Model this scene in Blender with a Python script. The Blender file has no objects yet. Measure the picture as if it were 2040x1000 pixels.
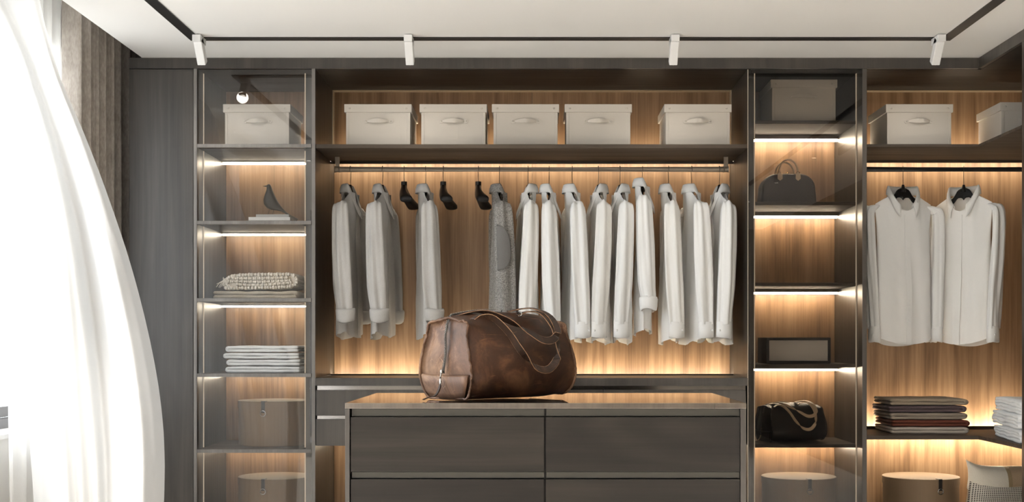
import bpy, bmesh, math, random
from mathutils import Vector, Matrix, noise
random.seed(7)
SC = bpy.context.scene
COL = SC.collection
PI = math.pi
# ---------------------------------------------------------------- camera
F, CX, CY, CZ = 2478.0, 1069.0, 680.0, 1.15       # focal length in px of the 2040 px wide frame, vanishing point, eye height
cam = bpy.data.cameras.new('camera'); cam_o = bpy.data.objects.new('camera', cam); COL.objects.link(cam_o)
cam.sensor_fit = 'HORIZONTAL'; cam.sensor_width = 36.0; cam.lens = 36.0 * F / 2040.0
cam.shift_x = (1020.0 - CX) / 2040.0; cam.shift_y = (CY - 500.0) / 2040.0
cam_o.location = (0, 0, CZ); cam_o.rotation_euler = (PI / 2, 0, 0)
cam.clip_start = 0.05
SC.camera = cam_o
# ---------------------------------------------------------------- light
SKY = 7.6
w = bpy.data.worlds.new('world'); SC.world = w; w.use_nodes = True
w.node_tree.nodes['Background'].inputs[0].default_value = (0.93, 0.97, 1.0, 1)
w.node_tree.nodes['Background'].inputs[1].default_value = SKY
def area(name, loc, rot, sx, sy, power, col=(1, 1, 1), portal=False):
    l = bpy.data.lights.new(name, 'AREA'); l.shape = 'RECTANGLE'; l.size = sx; l.size_y = sy; l.energy = power; l.color = col
    o = bpy.data.objects.new(name, l); o.location = loc; o.rotation_euler = rot; COL.objects.link(o)
    if portal: l.cycles.is_portal = True
    return o
area('window_portal', (-2.47, 4.25, 1.66), (0, -PI / 2, 0), 1.82, 3.7, 1, portal=True)
area('window_portal', (-2.47, -1.75, 1.285), (0, -PI / 2, 0), 2.33, 2.3, 1, portal=True)
LED = 33.0
SPOT = 5.0
FLOOR_FILL = 540.0  # energy of the added heads that lift the room by floor bounce
LED_COL, LED_CORNER = 84.0, 84.0
LED_UP = 54.0
WARM = (1.0, 0.86, 0.65)
vs = SC.view_settings
vs.view_transform = 'Standard'; vs.look = 'None'; vs.gamma = 1.0; vs.use_curve_mapping = False; vs.exposure = 0.18
SC.display_settings.display_device = 'sRGB'
SC.cycles.max_bounces = 10; SC.cycles.diffuse_bounces = 5; SC.cycles.glossy_bounces = 4; SC.cycles.transmission_bounces = 8
SC.cycles.transparent_max_bounces = 16; SC.cycles.caustics_reflective = False; SC.cycles.caustics_refractive = False
SC.cycles.sample_clamp_indirect = 6.0

# ---------------------------------------------------------------- helpers
def U(px, py, Y): return Vector(((px - CX) / F * Y, Y, CZ + (CY - py) / F * Y))
S6 = F / 6.0
def x6(px): return (px - CX) / S6
def z6(py): return CZ + (CY - py) / S6
def lin(r, g, b):
    f = lambda c: (c / 255 / 12.92) if c / 255 <= .04045 else ((c / 255 + .055) / 1.055) ** 2.4
    return (f(r), f(g), f(b), 1)
def sm(t): t = max(0., min(1., t)); return t * t * (3 - 2 * t)
def lerp(a, b, t): return a + (b - a) * t
def interp(tbl, t):
    if t <= tbl[0][0]: return tbl[0][1]
    for (t0, v0), (t1, v1) in zip(tbl, tbl[1:]):
        if t <= t1: return lerp(v0, v1, (t - t0) / (t1 - t0))
    return tbl[-1][1]
def catmull(pts, n):
    P = [Vector(p) for p in pts]; P = [P[0] * 2 - P[1]] + P + [P[-1] * 2 - P[-2]]
    out = []; segs = len(P) - 3
    for k in range(n):
        t = k / (n - 1) * segs; i = min(int(t), segs - 1); t -= i
        p0, p1, p2, p3 = P[i:i + 4]
        out.append(.5 * ((2 * p1) + (p2 - p0) * t + (2 * p0 - 5 * p1 + 4 * p2 - p3) * t * t + (3 * p1 - p0 - 3 * p2 + p3) * t ** 3))
    return out

class MB:
    def __init__(s): s.v = []; s.f = []
    def box(s, x0, x1, y0, y1, z0, z1):
        b = len(s.v)
        s.v += [Vector(p) for p in ((x0, y0, z0), (x1, y0, z0), (x1, y1, z0), (x0, y1, z0), (x0, y0, z1), (x1, y0, z1), (x1, y1, z1), (x0, y1, z1))]
        s.f += [tuple(b + i for i in q) for q in ((0, 3, 2, 1), (4, 5, 6, 7), (0, 1, 5, 4), (1, 2, 6, 5), (2, 3, 7, 6), (3, 0, 4, 7))]
        return s
    def grid(s, rows, cu=False, cv=False):
        b = len(s.v); n = len(rows); m = len(rows[0])
        for r in rows: s.v += [Vector(p) for p in r]
        for i in range(n if cv else n - 1):
            for j in range(m if cu else m - 1):
                i2 = (i + 1) % n; j2 = (j + 1) % m
                s.f.append((b + i * m + j, b + i * m + j2, b + i2 * m + j2, b + i2 * m + j))
        return s
    def cap(s, ring, flip=False):
        b = len(s.v); s.v += [Vector(p) for p in ring]; q = list(range(b, b + len(ring)))
        s.f.append(tuple(reversed(q)) if flip else tuple(q)); return s
    def tube(s, pts, r, n=8, caps=True):
        P = [Vector(p) for p in pts]; rows = []
        ref = Vector((0, 0, 1)) if abs((P[1] - P[0]).normalized().z) < .9 else Vector((0, 1, 0))
        for i, p in enumerate(P):
            t = (P[min(i + 1, len(P) - 1)] - P[max(i - 1, 0)]).normalized()
            a = t.cross(ref); a = a.normalized() if a.length > 1e-6 else Vector((1, 0, 0)); c = t.cross(a); ref = c.cross(t) if c.length > 0 else ref
            ref = -ref if ref.dot(a.cross(t)) < 0 else ref
            rr = r[i] if isinstance(r, (list, tuple)) else r
            rows.append([p + (a * math.cos(k / n * 2 * PI) + c * math.sin(k / n * 2 * PI)) * rr for k in range(n)])
        s.grid(rows, cu=True)
        if caps: s.cap(rows[0], True); s.cap(rows[-1])
        return s
    def lathe(s, prof, cx, cy, n=32):
        rows = [[(cx + r * math.cos(k / n * 2 * PI), cy + r * math.sin(k / n * 2 * PI), z) for k in range(n)] for r, z in prof]
        s.grid(rows, cu=True)
        if prof[0][0] > 1e-4: s.cap(rows[0], True)
        if prof[-1][0] > 1e-4: s.cap(rows[-1])
        return s
    def prism(s, poly, z0, z1):       # polygon in x,y, extruded in z
        n = len(poly); b = len(s.v)
        s.v += [Vector((x, y, z0)) for x, y in poly] + [Vector((x, y, z1)) for x, y in poly]
        s.f.append(tuple(range(b + n - 1, b - 1, -1))); s.f.append(tuple(range(b + n, b + 2 * n)))
        s.f += [(b + i, b + (i + 1) % n, b + n + (i + 1) % n, b + n + i) for i in range(n)]
        return s
    def prismy(s, poly, y0, y1):      # polygon in x,z, extruded in y
        n = len(poly); b = len(s.v)
        s.v += [Vector((x, y0, z)) for x, z in poly] + [Vector((x, y1, z)) for x, z in poly]
        s.f.append(tuple(range(b, b + n))); s.f.append(tuple(range(b + 2 * n - 1, b + n - 1, -1)))
        s.f += [(b + (i + 1) % n, b + i, b + n + i, b + n + (i + 1) % n) for i in range(n)]
        return s
    def ball(s, c, rx, ry, rz, n=10, m=6):
        c = Vector(c)
        rows = [[c + Vector((rx * math.sin(PI * i / m) * math.cos(2 * PI * k / n), ry * math.sin(PI * i / m) * math.sin(2 * PI * k / n), rz * math.cos(PI * i / m))) for k in range(n)] for i in range(m, -1, -1)]
        return s.grid(rows, cu=True)

def obj(name, mb, mat, parent=None, local=False, smooth=False, bevel=0, seg=2, solid=0, kind=None, label=None, sub=0, off=None):
    me = bpy.data.meshes.new(name)
    o0 = Vector((0, 0, 0))
    if off is not None: o0 = Vector(off)
    elif parent is not None and not local:
        p = parent
        while p is not None: o0 = o0 + Vector(p.location); p = p.parent
    me.from_pydata([tuple(v - o0) for v in mb.v], [], mb.f); me.update()
    bm = bmesh.new(); bm.from_mesh(me); bmesh.ops.remove_doubles(bm, verts=bm.verts, dist=1e-5); bmesh.ops.recalc_face_normals(bm, faces=bm.faces); bm.to_mesh(me); bm.free()
    o = bpy.data.objects.new(name, me); COL.objects.link(o); me.materials.append(mat)
    if off is not None: o.location = off
    if parent is not None: o.parent = parent
    if smooth: me.polygons.foreach_set('use_smooth', [True] * len(me.polygons))
    if solid:
        m = o.modifiers.new('solid', 'SOLIDIFY'); m.thickness = solid; m.offset = 0
    if bevel:
        m = o.modifiers.new('bevel', 'BEVEL'); m.width = bevel; m.segments = seg; m.limit_method = 'ANGLE'; m.angle_limit = math.radians(40)
    if sub:
        m = o.modifiers.new('sub', 'SUBSURF'); m.levels = sub; m.render_levels = sub
    if kind: o['kind'] = kind
    if label: o['label'] = label
    return o
def thing(name, label, cat, loc=(0, 0, 0), rz=0, group=None):
    o = bpy.data.objects.new(name, None); COL.objects.link(o); o.location = loc; o.rotation_euler = (0, 0, rz); o.empty_display_size = .05
    tag(o, label, cat, group); return o
def tag(o, label, cat, group=None):
    o['label'] = label; o['category'] = cat
    if group: o['group'] = group
    return o
def dup(root, loc, rz=None, label=None):
    def cp(o, par):
        c = o.copy(); COL.objects.link(c)
        if par is not None: c.parent = par
        for ch in list(o.children): cp(ch, c)
        return c
    r = cp(root, None); r.location = loc
    if rz is not None: r.rotation_euler = (0, 0, rz)
    if label: r['label'] = label
    return r

# ---------------------------------------------------------------- materials
def mat(name):
    m = bpy.data.materials.new(name); m.use_nodes = True; nt = m.node_tree
    return m, nt, nt.nodes['Principled BSDF']
def node(nt, typ, **kw):
    n = nt.nodes.new(typ)
    for k, v in kw.items():
        if k in n.inputs.keys(): n.inputs[k].default_value = v
        else: setattr(n, k, v)
    return n
def plain(name, col, rough=.6, metal=0., spec=.5, bump=0., bscale=200., sheen=0., coat=0.):
    m, nt, b = mat(name)
    b.inputs['Base Color'].default_value = col; b.inputs['Roughness'].default_value = rough; b.inputs['Metallic'].default_value = metal
    b.inputs['Specular IOR Level'].default_value = spec; b.inputs['Sheen Weight'].default_value = sheen; b.inputs['Coat Weight'].default_value = coat
    tc = node(nt, 'ShaderNodeTexCoord'); n = node(nt, 'ShaderNodeTexNoise', Scale=bscale, Detail=3.)
    nt.links.new(tc.outputs['Object'], n.inputs['Vector'])
    if bump:
        bp = node(nt, 'ShaderNodeBump', Strength=bump, Distance=.002)
        nt.links.new(n.outputs['Fac'], bp.inputs['Height']); nt.links.new(bp.outputs['Normal'], b.inputs['Normal'])
    mr = node(nt, 'ShaderNodeMapRange'); mr.inputs['To Min'].default_value = max(0, rough - .04); mr.inputs['To Max'].default_value = min(1, rough + .04)
    nt.links.new(n.outputs['Fac'], mr.inputs['Value']); nt.links.new(mr.outputs['Result'], b.inputs['Roughness'])
    return m
def wood(name, dark, mid, light, axis='Z', rough=.4, spec=.5, figure=1.0, bump=.15):
    m, nt, b = mat(name); L = nt.links
    tc = node(nt, 'ShaderNodeTexCoord'); oi = node(nt, 'ShaderNodeObjectInfo')
    add = node(nt, 'ShaderNodeVectorMath', operation='ADD'); mul = node(nt, 'ShaderNodeMath', operation='MULTIPLY'); mul.inputs[1].default_value = 7.3
    L.new(oi.outputs['Random'], mul.inputs[0]); L.new(tc.outputs['Object'], add.inputs[0]); L.new(mul.outputs[0], add.inputs[1])
    def mp(a, c):
        s = [c, c, c]; s['XYZ'.index(axis)] = a
        q = node(nt, 'ShaderNodeMapping'); q.inputs['Scale'].default_value = s; L.new(add.outputs[0], q.inputs['Vector']); return q
    m1 = mp(.55, 9.0); n1 = node(nt, 'ShaderNodeTexNoise', Scale=1.0, Detail=6.0, Roughness=.6, Distortion=.8); L.new(m1.outputs[0], n1.inputs['Vector'])
    m2 = mp(2.2, 120.0); n2 = node(nt, 'ShaderNodeTexNoise', Scale=1.0, Detail=4.0, Roughness=.65); L.new(m2.outputs[0], n2.inputs['Vector'])
    m3 = mp(.35, 3.2); wv = node(nt, 'ShaderNodeTexNoise', Scale=1.0, Detail=2.0, Distortion=1.6); L.new(m3.outputs[0], wv.inputs['Vector'])
    ring = node(nt, 'ShaderNodeMath', operation='MULTIPLY'); ring.inputs[1].default_value = 34.0; L.new(wv.outputs['Fac'], ring.inputs[0])
    sn = node(nt, 'ShaderNodeMath', operation='SINE'); L.new(ring.outputs[0], sn.inputs[0])
    a1 = node(nt, 'ShaderNodeMath', operation='MULTIPLY_ADD'); a1.inputs[1].default_value = .09 * figure; L.new(sn.outputs[0], a1.inputs[0]); L.new(n1.outputs['Fac'], a1.inputs[2])
    a2 = node(nt, 'ShaderNodeMath', operation='MULTIPLY_ADD'); a2.inputs[1].default_value = .42; a2.inputs[2].default_value = -.21; L.new(n2.outputs['Fac'], a2.inputs[0])
    a3 = node(nt, 'ShaderNodeMath', operation='ADD'); L.new(a1.outputs[0], a3.inputs[0]); L.new(a2.outputs[0], a3.inputs[1])
    cr = node(nt, 'ShaderNodeValToRGB'); e = cr.color_ramp.elements
    e[0].position = .25; e[0].color = dark; e[1].position = .78; e[1].color = light; q = e.new(.5); q.color = mid
    L.new(a3.outputs[0], cr.inputs['Fac']); L.new(cr.outputs['Color'], b.inputs['Base Color'])
    bp = node(nt, 'ShaderNodeBump', Strength=bump, Distance=.0015); L.new(n2.outputs['Fac'], bp.inputs['Height']); L.new(bp.outputs['Normal'], b.inputs['Normal'])
    mr = node(nt, 'ShaderNodeMapRange'); mr.inputs['To Min'].default_value = rough + .1; mr.inputs['To Max'].default_value = max(.05, rough - .08)
    L.new(n2.outputs['Fac'], mr.inputs['Value']); L.new(mr.outputs['Result'], b.inputs['Roughness'])
    b.inputs['Specular IOR Level'].default_value = spec
    return m
def glow(name, col, strength):
    m, nt, b = mat(name); nt.nodes.remove(b)
    e = node(nt, 'ShaderNodeEmission', Strength=strength); e.inputs['Color'].default_value = (*col[:3], 1)
    nt.links.new(e.outputs[0], nt.nodes['Material Output'].inputs['Surface']); return m
def thin_glass(name, tint, smudge=.02, ior=1.75):
    m, nt, b = mat(name); nt.nodes.remove(b); L = nt.links
    tr = node(nt, 'ShaderNodeBsdfTransparent'); tr.inputs['Color'].default_value = (*tint, 1)
    gl = node(nt, 'ShaderNodeBsdfGlossy', Roughness=.0); gl.inputs['Color'].default_value = (1, 1, 1, 1)
    fr = node(nt, 'ShaderNodeFresnel', IOR=ior); mx = node(nt, 'ShaderNodeMixShader')   # both faces' reflection, taken at the entry face
    ge = node(nt, 'ShaderNodeNewGeometry'); inv = node(nt, 'ShaderNodeMath', operation='SUBTRACT'); inv.inputs[0].default_value = 1.0; L.new(ge.outputs['Backfacing'], inv.inputs[1])
    ff = node(nt, 'ShaderNodeMath', operation='MULTIPLY'); L.new(fr.outputs[0], ff.inputs[0]); L.new(inv.outputs[0], ff.inputs[1])
    L.new(ff.outputs[0], mx.inputs[0]); L.new(tr.outputs[0], mx.inputs[1]); L.new(gl.outputs[0], mx.inputs[2])
    df = node(nt, 'ShaderNodeBsdfDiffuse'); df.inputs['Color'].default_value = (.8, .8, .8, 1)
    tc = node(nt, 'ShaderNodeTexCoord'); n1 = node(nt, 'ShaderNodeTexNoise', Scale=4.0, Detail=6.0, Distortion=2.0); L.new(tc.outputs['Object'], n1.inputs['Vector'])
    vo = node(nt, 'ShaderNodeTexVoronoi', Scale=34.0); L.new(tc.outputs['Object'], vo.inputs['Vector'])
    sp = node(nt, 'ShaderNodeMapRange'); sp.inputs['From Min'].default_value = .03; sp.inputs['From Max'].default_value = .0; sp.inputs['To Max'].default_value = .12; L.new(vo.outputs['Distance'], sp.inputs['Value'])
    mr = node(nt, 'ShaderNodeMapRange'); mr.inputs['From Min'].default_value = .5; mr.inputs['From Max'].default_value = .8; mr.inputs['To Max'].default_value = smudge; L.new(n1.outputs['Fac'], mr.inputs['Value'])
    ad = node(nt, 'ShaderNodeMath', operation='ADD'); L.new(mr.outputs[0], ad.inputs[0]); L.new(sp.outputs[0], ad.inputs[1])
    m2 = node(nt, 'ShaderNodeMixShader'); L.new(ad.outputs[0], m2.inputs[0]); L.new(mx.outputs[0], m2.inputs[1]); L.new(df.outputs[0], m2.inputs[2])
    L.new(m2.outputs[0], nt.nodes['Material Output'].inputs['Surface']); return m
def sheer(name, col, trans, transp):
    m, nt, b = mat(name); nt.nodes.remove(b); L = nt.links
    d = node(nt, 'ShaderNodeBsdfDiffuse'); d.inputs['Color'].default_value = col
    t = node(nt, 'ShaderNodeBsdfTranslucent'); t.inputs['Color'].default_value = col
    p = node(nt, 'ShaderNodeBsdfTransparent'); m1 = node(nt, 'ShaderNodeMixShader'); m2 = node(nt, 'ShaderNodeMixShader')
    tc = node(nt, 'ShaderNodeTexCoord'); n = node(nt, 'ShaderNodeTexNoise', Scale=900.0, Detail=1.0); L.new(tc.outputs['Object'], n.inputs['Vector'])
    mr = node(nt, 'ShaderNodeMapRange'); mr.inputs['To Min'].default_value = max(0, transp - .05); mr.inputs['To Max'].default_value = transp + .05; L.new(n.outputs['Fac'], mr.inputs['Value'])
    m1.inputs[0].default_value = trans; L.new(mr.outputs[0], m2.inputs[0])
    L.new(d.outputs[0], m1.inputs[1]); L.new(t.outputs[0], m1.inputs[2]); L.new(m1.outputs[0], m2.inputs[1]); L.new(p.outputs[0], m2.inputs[2])
    L.new(m2.outputs[0], nt.nodes['Material Output'].inputs['Surface']); return m
def cloth(name, c1, c2, wscale=500., bump=.25, mixs=8., rough=.85, trans=0., sheen_=.08):
    m, nt, b = mat(name); L = nt.links
    tc = node(nt, 'ShaderNodeTexCoord')
    n = node(nt, 'ShaderNodeTexNoise', Scale=mixs, Detail=5.0); L.new(tc.outputs['Object'], n.inputs['Vector'])
    mp = node(nt, 'ShaderNodeMapping'); mp.inputs['Scale'].default_value = (1, 1, .35); L.new(tc.outputs['Object'], mp.inputs['Vector'])
    nf = node(nt, 'ShaderNodeTexNoise', Scale=wscale, Detail=2.0); L.new(mp.outputs[0], nf.inputs['Vector'])
    a = node(nt, 'ShaderNodeMath', operation='MULTIPLY_ADD'); a.inputs[1].default_value = .5; L.new(nf.outputs['Fac'], a.inputs[0])
    hh = node(nt, 'ShaderNodeMath', operation='MULTIPLY'); hh.inputs[1].default_value = .5; L.new(n.outputs['Fac'], hh.inputs[0]); L.new(hh.outputs[0], a.inputs[2])
    cr = node(nt, 'ShaderNodeValToRGB'); cr.color_ramp.elements[0].position = .35; cr.color_ramp.elements[0].color = c1; cr.color_ramp.elements[1].position = .65; cr.color_ramp.elements[1].color = c2
    L.new(a.outputs[0], cr.inputs['Fac']); L.new(cr.outputs['Color'], b.inputs['Base Color'])
    bp = node(nt, 'ShaderNodeBump', Strength=bump, Distance=.001); L.new(nf.outputs['Fac'], bp.inputs['Height']); L.new(bp.outputs['Normal'], b.inputs['Normal'])
    b.inputs['Roughness'].default_value = rough; b.inputs['Specular IOR Level'].default_value = .2; b.inputs['Sheen Weight'].default_value = sheen_
    if trans:
        t = node(nt, 'ShaderNodeBsdfTranslucent'); L.new(cr.outputs['Color'], t.inputs['Color']); mx = node(nt, 'ShaderNodeMixShader'); mx.inputs[0].default_value = trans
        L.new(b.outputs[0], mx.inputs[1]); L.new(t.outputs[0], mx.inputs[2]); L.new(mx.outputs[0], nt.nodes['Material Output'].inputs['Surface'])
    return m
def leather(name, c_dark, c_mid, c_light, rough=.42, wear=1.0):
    m, nt, b = mat(name); L = nt.links
    tc = node(nt, 'ShaderNodeTexCoord')
    n = node(nt, 'ShaderNodeTexNoise', Scale=7.0, Detail=8.0, Roughness=.65, Distortion=.5); L.new(tc.outputs['Object'], n.inputs['Vector'])
    cr = node(nt, 'ShaderNodeValToRGB'); e = cr.color_ramp.elements; e[0].position = .3; e[0].color = c_dark; e[1].position = .72; e[1].color = c_light; q = e.new(.5); q.color = c_mid
    L.new(n.outputs['Fac'], cr.inputs['Fac'])
    mp = node(nt, 'ShaderNodeMapping'); mp.inputs['Rotation'].default_value = (.5, .7, .9); mp.inputs['Scale'].default_value = (3, 26, 26); L.new(tc.outputs['Object'], mp.inputs['Vector'])
    vo = node(nt, 'ShaderNodeTexVoronoi', Scale=1.0, feature='DISTANCE_TO_EDGE'); L.new(mp.outputs[0], vo.inputs['Vector'])
    ns = node(nt, 'ShaderNodeTexNoise', Scale=11.0, Detail=3.0); L.new(tc.outputs['Object'], ns.inputs['Vector'])
    sc = node(nt, 'ShaderNodeMapRange'); sc.inputs['From Min'].default_value = .025; sc.inputs['From Max'].default_value = .0; L.new(vo.outputs['Distance'], sc.inputs['Value'])
    ms = node(nt, 'ShaderNodeMapRange'); ms.inputs['From Min'].default_value = .55; ms.inputs['From Max'].default_value = .7; ms.inputs['To Max'].default_value = .5 * wear; L.new(ns.outputs['Fac'], ms.inputs['Value'])
    mu = node(nt, 'ShaderNodeMath', operation='MULTIPLY'); L.new(sc.outputs[0], mu.inputs[0]); L.new(ms.outputs[0], mu.inputs[1])
    mx = node(nt, 'ShaderNodeMixRGB'); mx.inputs['Color2'].default_value = tuple(min(1, c * 2.2) for c in c_light[:3]) + (1,); L.new(mu.outputs[0], mx.inputs['Fac']); L.new(cr.outputs['Color'], mx.inputs['Color1'])
    L.new(mx.outputs['Color'], b.inputs['Base Color'])
    fine = node(nt, 'ShaderNodeTexVoronoi', Scale=420.0); L.new(tc.outputs['Object'], fine.inputs['Vector'])
    bp = node(nt, 'ShaderNodeBump', Strength=.18, Distance=.001); L.new(fine.outputs['Distance'], bp.inputs['Height']); 
    bp2 = node(nt, 'ShaderNodeBump', Strength=.25, Distance=.006); L.new(n.outputs['Fac'], bp2.inputs['Height']); L.new(bp2.outputs['Normal'], bp.inputs['Normal']); L.new(bp.outputs['Normal'], b.inputs['Normal'])
    mr = node(nt, 'ShaderNodeMapRange'); mr.inputs['To Min'].default_value = rough - .12; mr.inputs['To Max'].default_value = rough + .15; L.new(n.outputs['Fac'], mr.inputs['Value']); L.new(mr.outputs[0], b.inputs['Roughness'])
    b.inputs['Specular IOR Level'].default_value = .3
    return m

DK = (lin(35, 32, 29), lin(49, 45, 41), lin(65, 60, 55))
M_dark = wood('dark_oak_vertical', *DK, axis='Z', rough=.36, spec=.6, figure=.6)
M_darkx = wood('dark_oak_horizontal', lin(25, 22, 20), lin(33, 30, 27), lin(44, 40, 36), axis='X', rough=.45, spec=.2, figure=1.2)
M_darky = wood('dark_oak_depth', *DK, axis='Y', rough=.40, figure=.6)
M_shelf = wood('shelf_oak_horizontal', lin(50, 44, 38), lin(66, 58, 51), lin(82, 73, 64), axis='X', rough=.58, spec=.15, figure=.8)
M_bar = wood('grey_rail_daylit_edge', lin(88, 85, 82), lin(108, 105, 102), lin(126, 123, 120), axis='Z', rough=.38, figure=.4)  # grey of the door bars; on panel edges its paler tone stands for daylight
M_walnut = wood('walnut_back_panel', lin(88, 66, 46), lin(126, 99, 74), lin(154, 127, 100), axis='Z', rough=.42, spec=.4, figure=.55)
M_top = wood('island_top_lacquered', lin(60, 52, 46), lin(80, 72, 64), lin(96, 88, 80), axis='Z', rough=.10, spec=1.0, figure=.4, bump=.0)
M_top.node_tree.nodes['Principled BSDF'].inputs['Coat Weight'].default_value = 1.0; M_top.node_tree.nodes['Principled BSDF'].inputs['Coat Roughness'].default_value = .012
M_white = plain('ceiling_white', (.90, .895, .885, 1), .85)
M_wall = plain('wall_white', (.82, .81, .79, 1), .85, bump=.05)
M_dwall = plain('wall_taupe', lin(178, 172, 164), .8, bump=.05)
M_floor = wood('floor_oak', lin(196, 188, 178), lin(212, 206, 196), lin(224, 218, 210), axis='Y', rough=.4)
M_pave = plain('outside_paving', lin(178, 175, 170), .9, bump=.3, bscale=3)
M_black = plain('black_satin', lin(22, 20, 18), .45)
M_blackm = plain('black_track_metal', lin(14, 12, 11), .5, metal=.0)
M_bronze = plain('bronze_rail', lin(132, 120, 106), .42, metal=.35)
M_backglow = plain('pale_back_glow', lin(205, 190, 165), .35, metal=.8)  # pale tone standing for LED light caught at the back edges
M_steel = plain('brushed_steel', lin(170, 168, 164), .22, metal=1.0)
M_channel = plain('handle_channel_metal', lin(150, 145, 140), .12, metal=1.0)
M_islch = plain('island_channel', lin(58, 56, 50), .4, metal=.2)
M_hang = plain('hanger_black', lin(12, 10, 9), .5, spec=.25)
M_wire = plain('hanger_wire', lin(90, 82, 74), .3, metal=1.0)
M_box = plain('storage_box_card', lin(192, 185, 175), .75, bump=.15, bscale=350)
M_hat = plain('hat_box_card', lin(112, 92, 70), .7, bump=.12, bscale=300)
M_spot = plain('spot_white', (.8, .8, .8, 1), .4)
M_winfr = plain('window_frame_grey', lin(128, 128, 130), .45)
M_led = glow('led_strip_warm', WARM, LED)
M_ledup = glow('led_strip_counter', WARM, LED_UP)
M_ledcol = glow('led_strip_column', WARM, LED_COL)
M_ledcor = glow('led_strip_corner', WARM, LED_CORNER)
M_edgeglow = glow('lit_edge_glow', (1, .80, .58), .42)  # lit glass and panel edges, their glow put in as weak emission
M_lens = glow('spot_lens', (1, .94, .85), 6.0)
M_glassL = thin_glass('clear_glass', (.985, .985, .985), .010)
M_glassR = thin_glass('smoked_glass', (.78, .76, .74), .004, 1.5)
M_glassW = thin_glass('window_glass', (.98, .98, .98), .0)
M_sheer = sheer('sheer_white', (.66, .66, .655, 1), .38, .04)
M_sheer2 = sheer('sheer_white_thin', (.93, .93, .92, 1), .5, .35)
M_drape = cloth('taupe_velvet', lin(148, 140, 132), lin(178, 170, 162), 120., .35, 14., .8)
M_shirtw = cloth('white_cotton', (.86, .86, .855, 1), (.90, .90, .89, 1), 700., .08, 5., trans=.10)
M_shirti = cloth('ivory_cotton', (.85, .84, .81, 1), (.89, .88, .86, 1), 700., .08, 5., trans=.12)
M_grey = cloth('grey_flannel', lin(158, 156, 153), lin(176, 174, 171), 700., .25, 6.)
M_tweed = cloth('grey_tweed', lin(78, 76, 74), lin(158, 156, 153), 420., .5, 200.)
M_patch = cloth('grey_suede', lin(98, 97, 96), lin(108, 107, 106), 600., .1, 10., sheen_=.0)
M_towel = cloth('white_terry', (.80, .80, .79, 1), (.88, .88, .87, 1), 260., .8, 20.)
M_beige = cloth('beige_linen', lin(168, 156, 138), lin(190, 178, 160), 500., .3)
M_knit = cloth('chunky_knit', lin(214, 204, 190), lin(236, 228, 216), 400., .5, 20.)
M_brown = leather('brown_leather', lin(34, 22, 15), lin(62, 40, 28), lin(108, 76, 54))
M_brownl = leather('worn_brown_leather', lin(54, 37, 27), lin(90, 65, 49), lin(146, 116, 92), rough=.48)
M_strapb = leather('dark_strap_leather', lin(28, 18, 13), lin(42, 28, 20), lin(74, 51, 37), rough=.38)
M_sedge = plain('worn_strap_edge', lin(158, 122, 92), .5)
M_ziptape = plain('zip_tape', lin(70, 66, 62), .6)
M_blackl = leather('black_leather', lin(24, 21, 19), lin(32, 28, 25), lin(44, 38, 34), rough=.4, wear=.3)
M_tan = plain('tan_strap_leather', lin(196, 172, 140), .5)
M_chest = plain('chestnut_leather', lin(42, 30, 24), .42)
M_panel = plain('grey_front_panel', lin(178, 172, 162), .7)
M_gold = plain('brass', lin(220, 180, 110), .25, metal=1.0)

# ---------------------------------------------------------------- setting
def struct(name, mb, m, parent=None, **k):
    o = obj(name, mb, m, parent, **k)
    if parent is None: o['kind'] = 'structure'
    return o
XL, XR, YB, YF = -2.30, 2.75, 6.60, -3.20          # inner faces of the walls
CZL = 2.518                                        # dropped ceiling
struct('floor', MB().box(XL - .15, XR + .1, YF - .1, YB + .1, -.1, 0), M_floor)
struct('ground_outside', MB().box(-60, XL - .6, -40, 50, -3.2, -3.1), M_pave)
struct('wall_back', MB().box(XL - .15, XR + .1, YB, YB + .1, 0, 2.85), M_wall)
struct('wall_right', MB().box(XR, XR + .1, YF, YB, 0, 2.85), M_dark)
wb = MB().box(XL - .145, XR + .1, YF - .1, YF, 0, 2.85)
struct('wall_front', wb, M_dwall)
W0, W1, WZ0, WZ1 = 2.40, 6.10, .75, 2.57             # window opening in the left wall
V0, V1, VZ0 = -2.9, -.6, .12                        # floor-length window nearer the camera, out of frame
wl = MB().box(XL - .145, XL, YF, V0, 0, 2.85).box(XL - .145, XL, V0, V1, 0, VZ0).box(XL - .145, XL, V0, V1, WZ1, 2.85).box(XL - .145, XL, V1, W0, 0, 2.85).box(XL - .145, XL, W1, YB, 0, 2.85).box(XL - .145, XL, W0, W1, 0, WZ0 - .02).box(XL - .145, XL, W0, W1, WZ1, 2.85)
struct('wall_left', wl, M_wall)
struct('ceiling', MB().box(-1.903, XR, YF, YB, CZL, 2.75).box(XL, XR, YF, YB, 2.75, 2.85), M_white)
win = obj('window_1', MB().box(XL - .145, XL + .012, W0, W1, WZ0 - .02, WZ0), M_white); win['kind'] = 'structure'
xo0, xo1 = XL - .20, XL - .1455
fr = MB().box(xo0, xo1, W0, W1, WZ0 - .02, WZ0 + .045)
obj('window_rail', fr, M_winfr, win, bevel=.004)
fr = MB().box(xo0, xo1 - .012, W0, W1, WZ0 + .05, WZ0 + .10)
obj('window_sash', fr, M_winfr, win, bevel=.004)
for yy in (W0, 4.2, W1 - .05): obj('window_mullion', MB().box(xo0, xo1, yy, yy + .05, WZ0 + .10, WZ1), M_winfr, win, bevel=.004)
obj('window_head', MB().box(xo0, xo1, W0, W1, WZ1 - .05, WZ1 + .02), M_winfr, win, bevel=.004)
obj('window_pane', MB().box(xo0 + .02, xo0 + .026, W0, W1, WZ0 + .1, WZ1 - .05), M_glassW, win)
w2 = struct('window_2', MB().box(xo0, xo1, V0, V1, VZ0 - .04, VZ0 + .05), M_winfr)
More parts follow.
